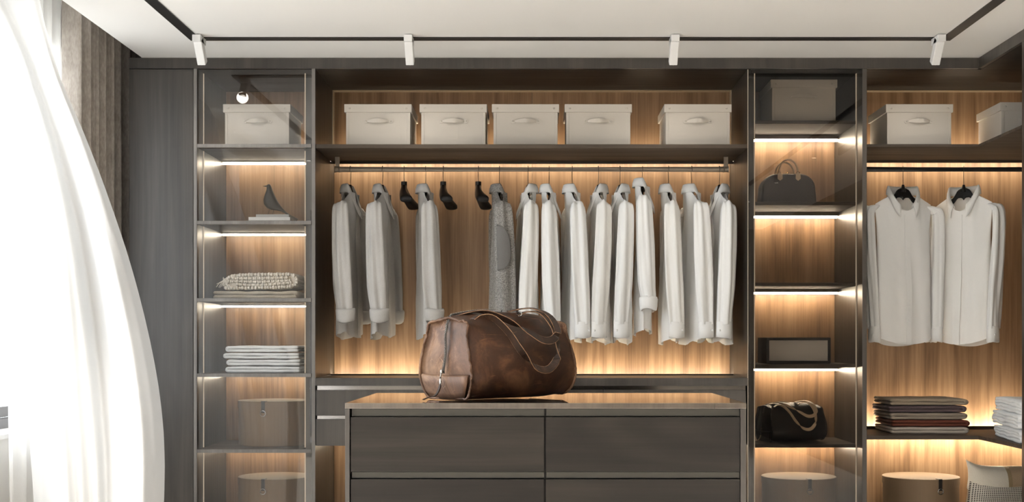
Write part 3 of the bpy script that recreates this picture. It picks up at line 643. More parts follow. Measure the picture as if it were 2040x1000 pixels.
def garment(name, label, cat, loc, rz, M, group, hem=-.889, cuff=-.785, rolled=False, tweed=False, seed=0, ab=.180, bb=.027, fold=.008, tail=.03, spread=0.0, slv=.80, na=.050, nb=.038, gap=.16):
    g = thing(name, label, cat, loc, rz, group)
    rnd = random.Random(seed); p1, p2, p3 = (rnd.random() * 6 for _ in range(3))
    NX, NZ = 88, 36
    def zsh(x): return -.116 - .55 * max(0., abs(x) - .050)
    def zneck(fr): return -.081 - .112 * max(0., fr) ** 1.4     # neckline height, fr 1 at the front opening
    def body(th, t, off=0.):
        cx, sy = math.cos(th), math.sin(th)
        cx = math.copysign(abs(cx) ** .72, cx)
        a = lerp(ab, ab * .93, sm(t / .3)) if t < .3 else lerp(ab * .93, ab * .98, sm((t - .3) / .7))
        x = cx * a
        nk = 1 - sm((abs(x) - na * .8) / .03)
        b0 = .013 + (nb - .013) * nk; b = lerp(b0, bb * (1 + .45 * sm(t)), sm(t / .25))
        sg = 1 if sy > 0 else -1
        b *= 1 - .6 * abs(cx) ** 3 * (1 - sm((t - .05) / .45))
        y = sg * abs(sy) ** .75 * (b + off)
        ztop = zsh(x)
        if abs(x) < na: ztop = lerp(zsh(x), (zneck(math.sqrt(1 - (x / na) ** 2)) - .016) if sy < 0 else -.116, sm((na - abs(x)) / .012))
        zh = hem + tail * (abs(cx) ** 2.2) + (.01 if sy < 0 else 0)
        z = lerp(ztop, zh, t)
        w_ = sm((t - .08) / .6)
        fo = fold * w_ * (math.sin(cx * 5.5 + p1 + sg * 1.1 + t * .8) + .6 * math.sin(cx * 9.7 + p2 - t * 1.3 + sg))
        y += fo * (.35 + .65 * abs(sy))
        x += .008 * w_ * noise.noise(Vector((cx * 2 + p3, sg * 1.7, t * 3)))
        y += .003 * noise.noise(Vector((x * 22, t * 11, p1 + sg)))
        return Vector((x, y, z))
    rows = [[body(k / NX * 2 * PI, j / (NZ - 1)) for k in range(NX)] for j in range(NZ)]
    obj('body', MB().grid(rows, cu=True), M, g, local=True, smooth=True)
    pl = []
    for j in range(1, NZ):
        t = j / (NZ - 1); c0 = body(-PI / 2, t)
        pl.append([(c0.x + d, min(body(-PI / 2 + d / ab * .9, t).y, c0.y) - e, c0.z + .001) for d, e in ((-.013, .0005), (-.013, .003), (.013, .003), (.013, .0005))])
    obj('placket', MB().grid(pl), M, g, local=True, smooth=False)
    for s in (-1, 1):
        e = cuff; sx = spread
        path = catmull([(s * .130, 0, zsh(.130) - .020), (s * .164, -.001, zsh(.164) - .018), (s * (.190 + .2 * sx), -.003, -.235), (s * (.198 + .6 * sx), -.009, -.42), (s * (.197 + .9 * sx), -.016, -.60), (s * (.192 + sx), -.026, e)], 34)
        rf = [(0, .009), (.06, .018), (.14, .028), (.25, .038), (.4, .047), (.6, .053), (.8, .054), (1, .046)]; rl = [(0, .005), (.12, .014), (.3, .025), (.6, .029), (1, .025)]
        rows = []; NS = 36
        q1, q2 = rnd.random() * 6, rnd.random() * 6
        for i, p in enumerate(path):
            u = i / (len(path) - 1)
            tg = (path[min(i + 1, len(path) - 1)] - path[max(i - 1, 0)]).normalized(); ax = Vector((0, 1, 0)); la = tg.cross(ax).normalized()
            f, l = interp(rf, u) * slv, interp(rl, u)
            row = []
            for k in range(NS):
                a = k / NS * 2 * PI
                d = 1 + .10 * sm(u * 3) * math.sin(3 * a + q1 + u * 1.2) + .09 * sm(u * 4) * math.sin(5 * a + q2 - u * 1.6) + .05 * math.sin(9 * a + q1 * 2 + u * 5) * sm(u * 3) + .07 * noise.noise(Vector((math.cos(a) * 1.5, math.sin(a) * 1.5 + q1, u * 5)))
                row.append(p + ax * (f * (1 + (d - 1) * .6) * math.cos(a)) + la * (l * (1 + (d - 1) * 2.4) * math.sin(a)))
            rows.append(row)
        so = obj('sleeve', MB().grid(rows, cu=True), M, g, local=True, smooth=True)
        c = path[-1]
        def ring(z, f, l, wob=0.):
            return [(c.x + l * math.sin(a / 30 * 2 * PI) * s, c.y + f * slv * math.cos(a / 30 * 2 * PI), z + wob * math.sin(a / 30 * 4 * PI + q1)) for a in range(30)]
        if rolled:
            R = [ring(e + .012, .044, .025), ring(e + .016, .053, .033, .003), ring(e + .004, .058, .037, .004), ring(e - .030, .055, .036, .004), ring(e - .046, .051, .034, .006), ring(e - .050, .045, .030, .006), ring(e - .042, .040, .026, .004), ring(e - .01, .037, .022)]
            obj('rolled_cuff', MB().grid(R, cu=True), M, so, local=True, smooth=True)
        else:
            R = [ring(e + .012, .045, .024), ring(e + .010, .0475, .027), ring(e - .030, .0490, .028, .002), ring(e - .066, .0490, .028, .003), ring(e - .067, .046, .025, .003), ring(e - .02, .044, .023)]
            cf = obj('cuff', MB().grid(R, cu=True), M, so, local=True, smooth=True)
            if not tweed: obj('button', MB().ball((c.x + s * .024, c.y - .027, e - .030), .003, .0055, .0055), M, cf, local=True, smooth=True)
            else:
                for kk in range(4): obj('button', MB().ball((c.x + s * .026, c.y + .030, e + .075 - kk * .024), .006, .007, .009), M_black, cf, local=True, smooth=True)
        if tweed:
            pr = []
            for ii in range(17):
                v = ii / 16 * 2 - 1; u = .60 + .12 * v; i = u * 33; i0 = int(i); p = path[i0].lerp(path[i0 + 1], i - i0)
                hi_ = math.sqrt(max(0., 1 - abs(v) ** 2.4)); row = []
                for kk in range(11):
                    a = .80 + 1.35 * hi_ * kk / 10
                    f, l = interp(rf, u) * slv * 1.05 + .004, interp(rl, u) * 1.22 + .005
                    row.append(p + Vector((s * l * math.sin(a), f * math.cos(a), 0)))
                pr.append(row)
            obj('elbow_patch', MB().grid(pr), M_patch, so, local=True, smooth=True, solid=.003, label='smooth grey suede elbow patch')
    cr = []; NC = 56
    for k in range(NC):
        ph = -PI / 2 + lerp(gap, 2 * PI - gap, k / (NC - 1)); fx, fy = math.cos(ph), math.sin(ph)
        fr_ = max(0., -fy)
        zi_ = zneck(fr_) + .003; zst = -.122 if fy > 0 else lerp(-.122, zi_ - .02, sm(fr_ * 2))
        pt = sm((fr_ - .45) / .5)
        ro = .014 + .010 * pt; zo = zi_ - .044 - .022 * pt
        cr.append([(fx * na * .95, fy * nb * .95, zst), (fx * na * .98, fy * nb * .98, lerp(zst, zi_, .7)), (fx * (na + .002), fy * (nb + .002), zi_), (fx * (na + .006), fy * (nb + .006), zi_ - .003), (fx * (na + ro * .85), fy * (nb + ro * .85), lerp(zi_, zo, .5)), (fx * (na + ro), fy * (nb + ro), zo)])
    obj('collar', MB().grid(cr), M, g, local=True, smooth=True, solid=.0025)
    return g
def rod(px): return ((px - CX) / F * YR, YR, zr)
D = math.radians
GG, GW = 'grey shirts on the rail', 'white shirts on the rail'
side = [  # px, rotation, kind
 (698, 84, 'grey shirt with rolled sleeves, first on the rail at the window end', 'g', 0),
 (762, 85, 'grey shirt with rolled sleeves, second on the rail beside an empty hanger', 'g', 0),
 (848, 100, 'grey shirt with rolled sleeves hanging between two empty black hangers', 'g', 0),
 (995, 96, 'dark grey tweed jacket with an elbow patch behind the leather bag', 't', 0),
 (1052, -84, 'white shirt right beside the tweed jacket on the rail', 'w', 0),
 (1094, 88, 'second white shirt from the tweed jacket, hanging above the bag handles', 'w', 0),
 (1140, 96, 'third white shirt from the tweed jacket, turned to show its back', 'w', 0),
 (1192, -84, 'fourth white shirt from the tweed jacket, just right of the leather bag', 'w', 0),
 (1235, -84, 'white shirt left of the short rolled-sleeve one', 'w', 0),
 (1280, 86, 'short white shirt with rolled sleeves hung higher than the others', 's', .030),
 (1332, 88, 'white shirt right of the short rolled-sleeve one', 'w', 0),
 (1378, 96, 'white shirt turned to show its back, second from the right end', 'w', 0),
 (1433, -84, 'white shirt at the right end of the rail by the smoked glass cabinet', 'w', 0)]
for n, (px, r, lb, k, up) in enumerate(side):
    x, y, z = rod(px)
    z += up
    hk = -D(r) + (PI / 2 if r > 0 else -PI / 2)
    hl = 'slim black hanger holding the ' + ('first' if n == 0 else 'second' if n == 1 else 'third') + ' grey shirt from the window' if k == 'g' else 'slim black hanger holding the ' + ' '.join(lb.split(',')[0].split()[:9])
    hanger((x, y, zr), D(r), hl, hook_rz=hk * .8) if up == 0 else hanger((x, y, zr), D(r), hl, hook_rz=hk * .8)
    if k == 'g': garment('shirt', lb, 'shirt', (x, y, z), D(r), M_grey, GG, hem=-.862, cuff=-.725, rolled=True, seed=n, tail=.03, slv=.86, bb=.026)
    elif k == 't': garment('jacket', lb, 'jacket', (x, y, z), D(r), M_tweed, None, hem=-.90, cuff=-.80, tweed=True, seed=n, bb=.034, tail=0, slv=.90)
    elif k == 's': garment('shirt', lb, 'shirt', (x, y, z), D(r), M_shirtw, GW, hem=-.875, cuff=-.695, rolled=True, seed=n, slv=.80)
    else: garment('shirt', lb, 'shirt', (x, y, z), D(r), M_shirti if n % 3 == 1 else M_shirtw, GW, seed=n)
for px, r, lb in ((805, 90, 'empty black wooden hanger between the second and third grey shirts'), (883, 90, 'empty black wooden hanger just right of the third grey shirt'), (953, 90, 'empty black wooden hanger just left of the tweed jacket')):
    hanger(rod(px), D(r), lb, wide=True, hook_rz=D(90 - r) * .6 + D(8))
for px, r, lb, mm, sd in ((1799, 10, 'white shirt facing out in shadow, left one in the corner wardrobe', M_shirtw, 31), (1920, -46, 'white shirt facing out brightly lit, right one in the corner wardrobe', M_shirti, 32)):
    x, y, z = rod(px)
    hanger((x, y, zr), D(r), 'slim black hanger of the ' + lb.split(',')[0], hook_rz=D(72 - r), half=.118, neck=.066)
    garment('shirt', lb, 'shirt', (x, y, zr - .006), D(r), mm, 'white shirts in the corner wardrobe', seed=sd, ab=.150, bb=.042, fold=.006, tail=.035, cuff=-.80, spread=-.025, na=.074, nb=.042, gap=.42)

# ---------------------------------------------------------------- folded textiles
def folded(name, label, cat, loc, rz, width, thick, layers, depth, M, group=None, seed=0, loose=1.0, first_left=True, droop=0.):
    rnd = random.Random(seed); pitch = thick * 1.04
    path = []
    for l in range(layers):
        z = thick / 2 + l * pitch
        xs = [pitch * .9 + (width - 1.8 * pitch) * k / 10 for k in range(11)]
        goright = (l % 2 == 0) != first_left
        if not goright: xs = xs[::-1]
        wob = [.10 * thick * math.sin(k * .9 + rnd.random() * 6 + l) * loose for k in range(11)]
        path += [Vector((x, 0, z + wb_ - droop * (x / width) ** 2)) for x, wb_ in zip(xs, wob)]
        if l < layers - 1:
            side_ = 1 if goright else -1; xe = xs[-1]
            for a in range(1, 6):
                an = PI * a / 6; path.append(Vector((xe + side_ * math.sin(an) * pitch * (.75 + .25 * rnd.random() * loose), 0, z + pitch * (1 - math.cos(an)) / 2)))
    path = catmull(path, len(path) * 2)
    up, dn = [], []
    for i, p in enumerate(path):
        tg = (path[min(i + 1, len(path) - 1)] - path[max(i - 1, 0)]).normalized(); nrm = Vector((-tg.z, 0, tg.x))
        up.append(p + nrm * thick * .47); dn.append(p - nrm * thick * .47)
    prof = up + [path[-1] + (path[-1] - path[-2]).normalized() * thick * .4] + dn[::-1] + [path[0] + (path[0] - path[1]).normalized() * thick * .4]
    cen = len(prof)
    rows = []; nd = 8
    for j in range(nd):
        y = depth * j / (nd - 1); r = []
        for p in prof:
            q = Vector((p.x, y, p.z)); nn = noise.noise(Vector((p.x * 9 + seed, y * 9, p.z * 14)))
            q.z += .0025 * nn * loose; q.x += .003 * noise.noise(Vector((y * 10 + seed, p.z * 20, 3))) * loose; q.y += (.004 * noise.noise(Vector((p.x * 8, seed, p.z * 30))) * loose if j == 0 else 0)
            q.z = max(q.z, .0006); r.append(q)
        rows.append(r)
    mb = MB().grid(rows, cu=True)
    for rr, sgn in ((rows[0], 1), (rows[-1], -1)):       # close the cut edges as strips
        n = len(up); b = len(mb.v); mb.v += rr
        for i in range(n - 1): mb.f.append((b + i, b + i + 1, b + cen - 1 - (i + 1) - 1, b + cen - 1 - i - 1))
        mb.f.append((b + n - 1, b + n, b + n + 1)); mb.f.append((b + 0, b + cen - 2, b + cen - 1))
    o = obj(name, mb, M, local=True, smooth=True); o.location = loc; o.rotation_euler = (0, 0, rz)
    for e in o.data.edges: pass
    tag(o, label, cat, group); return o
# white towels behind clear glass
z = zs_left[3] + .001
tw = [(453, 607, .0300, 'white towel at the bottom of the stack behind clear glass'), (455, 606, .0300, 'second lowest white towel in the stack behind clear glass'),
      (449, 604, .0290, 'second highest white towel in the stack behind clear glass'), (453, 603, .0310, 'topmost white towel in the stack behind clear glass')]
for n, (a, b, h, lb) in enumerate(tw):
    xa_ = (a - CX) / F * 6.16; xb_ = (b - CX) / F * 6.16
    folded('towel', lb, 'towel', (xa_, 6.14, z), 0, xb_ - xa_ - .01, h / 2.06, 2, .30, M_towel, 'white towels behind clear glass', seed=n + 1, loose=.9)
    z += h + .004
# folded garments in the corner
z = z1 + .001
gs = [(1771, 1925, lin(186, 176, 164), 'pale grey folded garment at the bottom of the dark stack'), (1772, 1927, lin(88, 46, 34), 'rust brown folded garment second from the bottom of the stack'),
      (1768, 1922, lin(126, 116, 104), 'taupe folded garment in the middle of the stack'), (1766, 1921, lin(74, 62, 64), 'dark plum folded garment second from the top of the stack'),
      (1769, 1924, lin(128, 116, 100), 'taupe folded garment on top of the stack beside the shirts')]
for n, (a, b, cc, lb) in enumerate(gs):
    M_ = cloth('folded_cloth_%s' % ('pale', 'rust', 'taupe', 'plum', 'brown')[n], tuple(v * .85 for v in cc[:3]) + (1,), cc, 500., .2)
    xa_ = (a - CX) / F * 6.14; xb_ = (b - CX) / F * 6.14
    folded('folded_garment', lb, 'folded clothes', (xa_, 6.12, z), 0, xb_ - xa_, .0152, 2, .31, M_, 'folded garments on the corner shelf', seed=n + 11, loose=.7, first_left=False)
    z += .0352
# white towels at the right edge
z = z1 + .001
for n, (lb, h, dx) in enumerate((('white towel at the bottom of the pile cut by the right edge', .055, .0), ('white towel in the middle of the pile cut by the right edge', .062, -.02), ('white towel on top of the pile cut by the right edge', .060, .015))):
    folded('towel', lb, 'towel', (2.218 - .0, 6.03 + dx * -1, z), D(-98), .5, h / 4.2, 4, .30, M_towel, 'white towels at the right edge', seed=n + 21, loose=1.9, first_left=False)
    z += h + .006
# beige cloth and knitted throw
zc_ = zs_left[2] + .001
folded('folded_cloth', 'flat beige folded cloth under the chunky knitted throw', 'folded cloth', ((421 - CX) / F * 6.13, 6.12, zc_), 0, .425, .019, 2, .32, M_beige, seed=5, loose=.8, first_left=False)
def throw():
    t = thing('knitted_throw', 'chunky cream knitted throw folded over the beige cloth', 'throw', (0, 6.12, zc_ + .0405))
    Y0 = 6.125
    pts = [(446, 577), (470, 576), (520, 573), (565, 574), (585, 571), (593, 562), (592, 550), (580, 545), (550, 547), (500, 561), (470, 560), (456, 562), (454, 570), (462, 575), (480, 575)]
    lay = [[(452, 566), (456, 560), (470, 557), (500, 560), (540, 557), (575, 553), (583, 558), (575, 562), (535, 565), (490, 567), (465, 566)]]
    base = zc_ + .0405
    outline = [(446, 577), (480, 578), (530, 576), (570, 576), (590, 571), (596, 560), (592, 549), (580, 544), (540, 543), (490, 543), (462, 545), (448, 553), (442, 566)]
    # solid folded core
    poly = []
    for p in catmull([(a, b, 0) for a, b in outline + outline[:1]], 60)[:-1]:
        q = U(p.x, p.y, 6.16); poly.append((q.x, max(q.z, base + .004)))
    cxm = sum(p[0] for p in poly) / len(poly); czm = sum(p[1] for p in poly) / len(poly)
    poly = [(cxm + (x - cxm) * .965, czm + (z - czm) * .86) for x, z in poly]
    obj('fold_core', MB().prismy(poly, 6.150, 6.44), M_knit, t, bevel=.006)
    # knitted loops along the folded layers
    loops = MB()
    def run(P, r, rows_y):
        L = [U(a, b, 6.15) for a, b in P]; C = catmull(L, 260); acc = 0; last = C[0]; k = 0
        for c in C[1:]:
            acc += (c - last).length; last = c
            if acc > r * 1.5:
                acc = 0; k += 1
                for yy in rows_y:
                    loops.ball((c.x, yy + (.0 if k % 2 else .006), max(c.z, base + r * .8)), r * .95, r * 1.15, r * (1.0 + .15 * (k % 3)), 7, 5)
    ys = [6.134, 6.148]
    yd = [6.134 + .017 * q for q in range(18)]
    run([(446, 574), (480, 574), (530, 573), (568, 572), (588, 568), (593, 560), (589, 551), (578, 547), (540, 547), (490, 548), (462, 551), (450, 559)], .0082, yd)
    run([(452, 569), (462, 572), (452, 565), (458, 561), (480, 561), (520, 562), (560, 560), (580, 559)], .0068, ys)
    run([(470, 567), (510, 568), (550, 566), (584, 563)], .0068, ys)
    run([(462, 554), (500, 555), (540, 554), (575, 553)], .0070, ys)
    obj('knit_loops', loops, M_knit, t, smooth=True, kind='stuff')
    fringe = MB(); rnd = random.Random(3)
    for k in range(16):
        a = U(448 + rnd.uniform(-4, 10), 556 + rnd.uniform(-3, 8), 6.14); b = U(433 + rnd.uniform(-3, 16), 566 + rnd.uniform(-2, 9), 6.13 + rnd.uniform(-.01, .02)); b.z = max(b.z, base + .004)
        mid = a.lerp(b, .5) + Vector((0, 0, .006)); fringe.tube(catmull([a, mid, b], 7), .0032, 6)
    obj('fringe', fringe, M_knit, t, smooth=True, kind='stuff')
throw()

# ---------------------------------------------------------------- books and bird
def book(x0, x1, y0, d, z0_, h, cover, label):
    b = thing('book', label, 'book', ((x0 + x1) / 2, y0, z0_), 0, 'books under the bird figure')
    obj('cover', MB().box(x0, x1, y0, y0 + d, z0_, z0_ + .0025).box(x0, x1, y0, y0 + d, z0_ + h - .0025, z0_ + h).box(x0, x1, y0, y0 + .003, z0_ + .0025, z0_ + h - .0025), cover, b, bevel=.0006, seg=1)
    obj('pages', MB().box(x0 + .003, x1 - .004, y0 + .0035, y0 + d - .004, z0_ + .0026, z0_ + h - .0026), M_page, b)
M_page = plain('book_pages', lin(214, 204, 186), .9)
M_bk1 = plain('book_cover_dark', lin(70, 68, 66), .5); M_bk2 = plain('book_cover_white', lin(222, 220, 217), .5); M_bk3 = plain('book_cover_grey', lin(160, 159, 157), .5)
zb0 = zs_left[1] + .0008; yb = 6.12
xx = lambda p: (p - CX) / F * yb
book(xx(500), xx(577), yb + .012, .26, zb0, .012, M_bk1, 'dark grey book at the bottom of the pile under the bird')
book(xx(495), xx(578), yb, .27, zb0 + .0125, .017, M_bk2, 'white book in the middle of the pile under the bird')
book(xx(509), xx(575), yb + .01, .23, zb0 + .030, .014, M_bk3, 'thin grey book on top of the pile, under the bird')
zbt = zb0 + .0442
def bird():
    YB_ = 6.21; s = F / YB_
    b = thing('bird_figure', 'black wooden bird figure with wire legs on a pile of books', 'figurine', (0, YB_, zbt))
    base_y = 680 - (zbt - CZ) * s
    dy = base_y - 423.0
    def P(px, py): q = U(px, py + dy, YB_); return q
    pairs = [((531, 362), (531, 366), .45), ((533.5, 360.2), (531.8, 369), .8), ((537, 360), (531, 374), .85), ((539.5, 363), (529, 379), .8), ((541, 367), (527, 385), .8), ((543, 374), (525.6, 392), .85),
             ((547, 383), (527, 400), .85), ((552, 393), (533, 407), .8), ((558, 402), (541, 410.5), .75), ((564, 409), (551, 412), .8), ((570, 415), (561, 414), 1.0), ((577, 420), (571, 419.5), 1.8), ((582, 424.2), (580, 423.6), 4)]
    rows = []
    for a, c, wr in pairs:
        A, C = P(*a), P(*c); m_ = (A + C) / 2; hv = (A - C) / 2 * 1.06; ww = hv.length * wr
        rows.append([m_ + hv * math.cos(k / 20 * 2 * PI) + Vector((0, ww * math.sin(k / 20 * 2 * PI), 0)) for k in range(20)])
    mb = MB().grid(rows, cu=True); mb.cap(rows[0], True); mb.cap(rows[-1])
    o = obj('body', mb, M_black, b, smooth=True)
    k = MB().tube([P(523.8, 363.8), P(526, 363.6), P(530, 363.6), P(533, 364.5)], [.0006, .002, .004, .005], 10); obj('beak', k, M_black, b, smooth=True)
    obj('eye', MB().ball(P(534.6, 363.2) + Vector((0, -.0125, 0)), .0024, .002, .0024), M_steel, b, smooth=True)
    for dx, dyy in ((0, -.008), (6, .010)):
        a = P(539 + dx, 408.5); e = P(533.5 + dx * 1.2, 423); e.z = zbt + .0015; a.y += dyy; e.y += dyy
        obj('leg', MB().tube([a, e, e + Vector((-.014, -.003, 0))], .0014, 6), M_wire, b)
bird()

# ---------------------------------------------------------------- handbag, display box
def handbag():
    yb_ = 6.20; z0_ = zs_right[1] + .0006
    cx = (1572 - CX) / F * yb_
    h = thing('handbag', 'dark brown dome handbag with tan top handle behind smoked glass', 'handbag', (cx, yb_, z0_))
    hw, H, D_ = .140, .150, .13
    prof = [(-hw, 0), (-hw + .002, .035), (-hw + .006, .07)]
    for k in range(9):
        a = PI - k / 8 * PI / 2; prof.append((-hw + .006 + .075 + .075 * math.cos(a), .075 + (H - .075) * math.sin(a)))
    prof += [(-x, z) for x, z in prof[::-1]]
    rows = []
    for y, sc in ((0, .93), (.006, .98), (.014, 1.0), (D_ / 2, 1.015), (D_ - .014, 1.0), (D_ - .006, .98), (D_, .93)):
        rows.append([(x * sc, y, z * (1 - (1 - sc) * .5)) for x, z in prof])
    mb = MB().grid(rows, cu=True); mb.cap(rows[0]); mb.cap(rows[-1], True)
    obj('body', mb, M_chest, h, local=True, smooth=False, bevel=.0)
    obj('zip_band', MB().grid([[(x, yy, z + .0015) for x, z in prof[2:-2]] for yy in (D_ / 2 - .008, D_ / 2 + .008)]), M_tan, h, local=True, smooth=True, solid=.002)
    for yy in (.018, D_ - .018):
        pts = [(.047 * math.cos(a), yy, H + .010 + .062 * math.sin(a)) for a in [PI * k / 16 for k in range(17)]]
        pts = [(.047, yy, H - .004)] + pts + [(-.047, yy, H - .004)]
        hd = obj('handle', MB().tube(pts, .0048, 10), M_tan, h, local=True, smooth=True, label='tan leather handle')
    for s in (-1, 1):
        o = obj('handle_tab', MB().prismy([(s * .045 - .011, H + .002), (s * .045 - .0125, H - .026), (s * .045, H - .036), (s * .045 + .0125, H - .026), (s * .045 + .011, H + .002)], -.003, .012), M_tan, h, local=True, label='tan pointed leather tab')
        obj('handle_ring', MB().tube([(s * .047 + .009 * math.cos(a * PI / 6), .012, H + .006 + .006 * math.sin(a * PI / 6)) for a in range(13)], .0014, 6, False), M_gold, h, local=True)
    obj('padlock', MB().ball((0, D_ / 2 - .004, H + .006), .009, .006, .008), M_gold, h, local=True, smooth=True, label='small brass lock')
handbag()
def display_box():
    yb_ = 6.15; s = F / yb_; z0_ = zs_right[3] + .0015
    x0, x1 = (1527 - CX) / s, (1655 - CX) / s; H = .128
    d = thing('display_box', 'low black box with a grey recessed front behind smoked glass', 'box', ((x0 + x1) / 2, yb_, z0_))
    w_ = .0135
    obj('frame', MB().box(x0, x0 + w_, yb_, yb_ + .24, z0_, z0_ + H).box(x1 - w_, x1, yb_, yb_ + .24, z0_, z0_ + H).box(x0 + w_, x1 - w_, yb_, yb_ + .24, z0_, z0_ + w_).box(x0 + w_, x1 - w_, yb_, yb_ + .24, z0_ + H - w_, z0_ + H), M_black, d, bevel=.001)
    obj('front_panel', MB().box(x0 + w_, x1 - w_, yb_ + .008, yb_ + .02, z0_ + w_, z0_ + H - w_), M_panel, d, label='flat grey front panel')
display_box()

# ---------------------------------------------------------------- holdall
def holdall(name, label, loc, rz, scale, MBody, MEnd, MStrap, tail=True):
    h = thing(name, label, 'bag', loc, rz)
    L, W, H = .448, .235, .262
    def outline(s):                                  # cross-section (eta, zeta) for a station 0..1
        bul = math.sin(PI * min(1, max(0, s))) ** .6 if 0 < s < 1 else 0
        mid = .040 * bul
        e = .018 * bul
        lift = .010 * sm((s - .75) / .25)
        sag = .008 * math.sin(s * 9) * bul
        P = [(.030, .004 + lift), (.008, .012 + lift), (-.012 - e * .6, .045), (-.022 - e, .085), (-.016 - e, .135), (-.002 - e * .7, .185), (.010 - e * .2, .228), (.018, H - .014), (.030, H - .002 + mid * .12),
             (.060, H + .012 + mid * .45 + sag), (W / 2, H + .020 + mid * .75 + sag * .5)]
        Q = P + [(W - a, b) for a, b in P[::-1][1:]]
        pts = catmull([(a, b, 0) for a, b in Q], 60)
        return [(p.x, p.y) for p in pts]
    rows = []
    st = [0, .004, .012, .03, .07, .13, .2, .3, .4, .5, .6, .7, .8, .88, .94, .975, .99, .996, 1.0]
    for s in st:
        o = outline(s); pinch = 1 + (.018 if s in (.004, .996) else (.026 if s in (0, 1.0) else 0)) - (.012 if s in (.03, .97, .975) else 0)
        r = []
        for a, b in o:
            a2 = W / 2 + (a - W / 2) * pinch
            ck = math.exp(-((b - H + .006) / .016) ** 2) * math.exp(-(min(s, 1 - s) / .05) ** 2)      # pinched top corners
            a2 += (-.011 if a < W / 2 else .011) * ck * (1 if abs(a - W / 2) > .07 else 0); b = b + .007 * ck * (1 if abs(a - W / 2) > .07 else 0)
            x = s * L
            if s < .5: x += -.012 * math.sin(PI * min(1, b / H)) * (1 - s * 2)
            else: x += .022 * math.sin(PI * min(1, b / H) ** .8) * (s * 2 - 1)
            n_ = noise.noise(Vector((s * 6 + 3, a * 11, b * 11))) * .007 * min(1, 8 * min(s, 1 - s))
            r.append(Vector((x, a2 + (n_ if a < W / 2 else -n_), max(.001, b + n_ * .5 * (1 if b > .05 else 0)))))
        rows.append(r)
    bb_ = MB().grid(rows, cu=True)
    obj('body', bb_, MBody, h, local=True, smooth=True, sub=1)
    def cap_rows(ring, sgn):
        c = sum((Vector(p) for p in ring), Vector()) / len(ring); out = [ring]
        for k, (sc, dx) in enumerate(((.975, .006), (.93, .011), (.75, .006), (.45, -.004), (.15, -.008), (.01, -.008))):
            out.append([c + (Vector(p) - c) * sc + Vector((sgn * dx, 0, .004 * math.sin(k * 2 + p.y * 30))) for p in ring])
        return out
    e0 = obj('end_panel', MB().grid(cap_rows(rows[0], 1), cu=True), MEnd, h, local=True, smooth=True)
    obj('end_panel', MB().grid(cap_rows(rows[-1], -1), cu=True), MEnd, h, local=True, smooth=True)
    # piping along the end edges
    for r, sg in ((rows[0], -1), (rows[-1], 1)):
        obj('piping', MB().tube([Vector((p.x + sg * .001, p.y, max(p.z, .0060))) for p in list(r) + [r[0]]], 0.0052, 8, False), MEnd, h, local=True, smooth=True)
    # pocket band across the lower end
    def endx(b): return -.012 * math.sin(PI * min(1, b / H)) 
    pk = []
    for zz, ox in ((.006, -.002), (.03, -.010), (.06, -.011), (.083, -.010), (.088, -.006), (.086, -.001)):
        w0 = interp([(0, .030), (.012, .010), (.045, -.010), (.085, -.020)], zz) + .008
        pk.append([(endx(zz) + ox + .004 * (1 - math.sin(PI * k / 12)), lerp(w0, W - w0, k / 12), zz - .004 * math.sin(PI * k / 12)) for k in range(13)])
    obj('end_pocket', MB().grid(pk), MEnd, h, local=True, smooth=True, solid=.003)
    # zip
    zl = []
    for k in range(26):
        q = k / 25
        if q < .62: b = lerp(.092, H + .004, q / .62); zl.append(Vector((lerp(-.0215, -.004, sm((b - H + .05) / .05)) + (.004 if b < .10 else 0), W / 2 - .018 * math.sin(PI * q / .62), b)))
        else: s = (q - .62) / .38; zl.append(Vector((lerp(.002, L * .5, s), W / 2, H + .0225 + .030 * math.sin(PI * s * .5) ** .6)))
    tape = MB().grid([[p + Vector((0, -.006, 0)), p + Vector((-.002, -.005, .001)), p + Vector((-.002, .005, .001)), p + Vector((0, .006, 0))] for p in zl])
    zp = obj('zip', tape, M_ziptape, h, local=True, smooth=False)
    teeth = MB(); C = catmull(zl, 110)
    for i in range(1, 109):
        p = C[i]; sd = .0022 if i % 2 else -.0022
        teeth.ball(p + Vector((-.0035, sd, .0012)), .0030, .0038, .0016, 6, 4)
    obj('zip_teeth', teeth, M_steel, zp, local=True, kind='stuff', label='steel zip teeth')
    pz = zl[0] + Vector((-.008, 0, 0))
    pl = obj('zip_pull', MB().ball(pz + Vector((-.002, 0, .006)), .005, .006, .009).tube([pz + Vector((-.004, 0, 0)), pz + Vector((-.007, -.001, -.016))], .0028, 8).ball(pz + Vector((-.008, -.002, -.028)), .004, .0055, .013), M_steel, zp, local=True, smooth=True, label='steel zip pull')
    a = pz + Vector((-.010, -.003, -.040))
    pts = catmull([a, a + Vector((-.006, .004, -.022)), a + Vector((-.016, .012, -.038)), Vector((a.x - .032, a.y + .018, .012)), Vector((a.x - .060, a.y + .016, .004))], 14)
    th = MB().grid([[p + Vector((.002, -.0055, 0)), p + Vector((-.0015, -.005, .001)), p + Vector((-.0015, .005, .001)), p + Vector((.002, .0055, 0)), p + Vector((.0035, 0, -.001))] for p in pts], cu=True)
    obj('pull_thong', th, MStrap, zp, local=True, smooth=True)
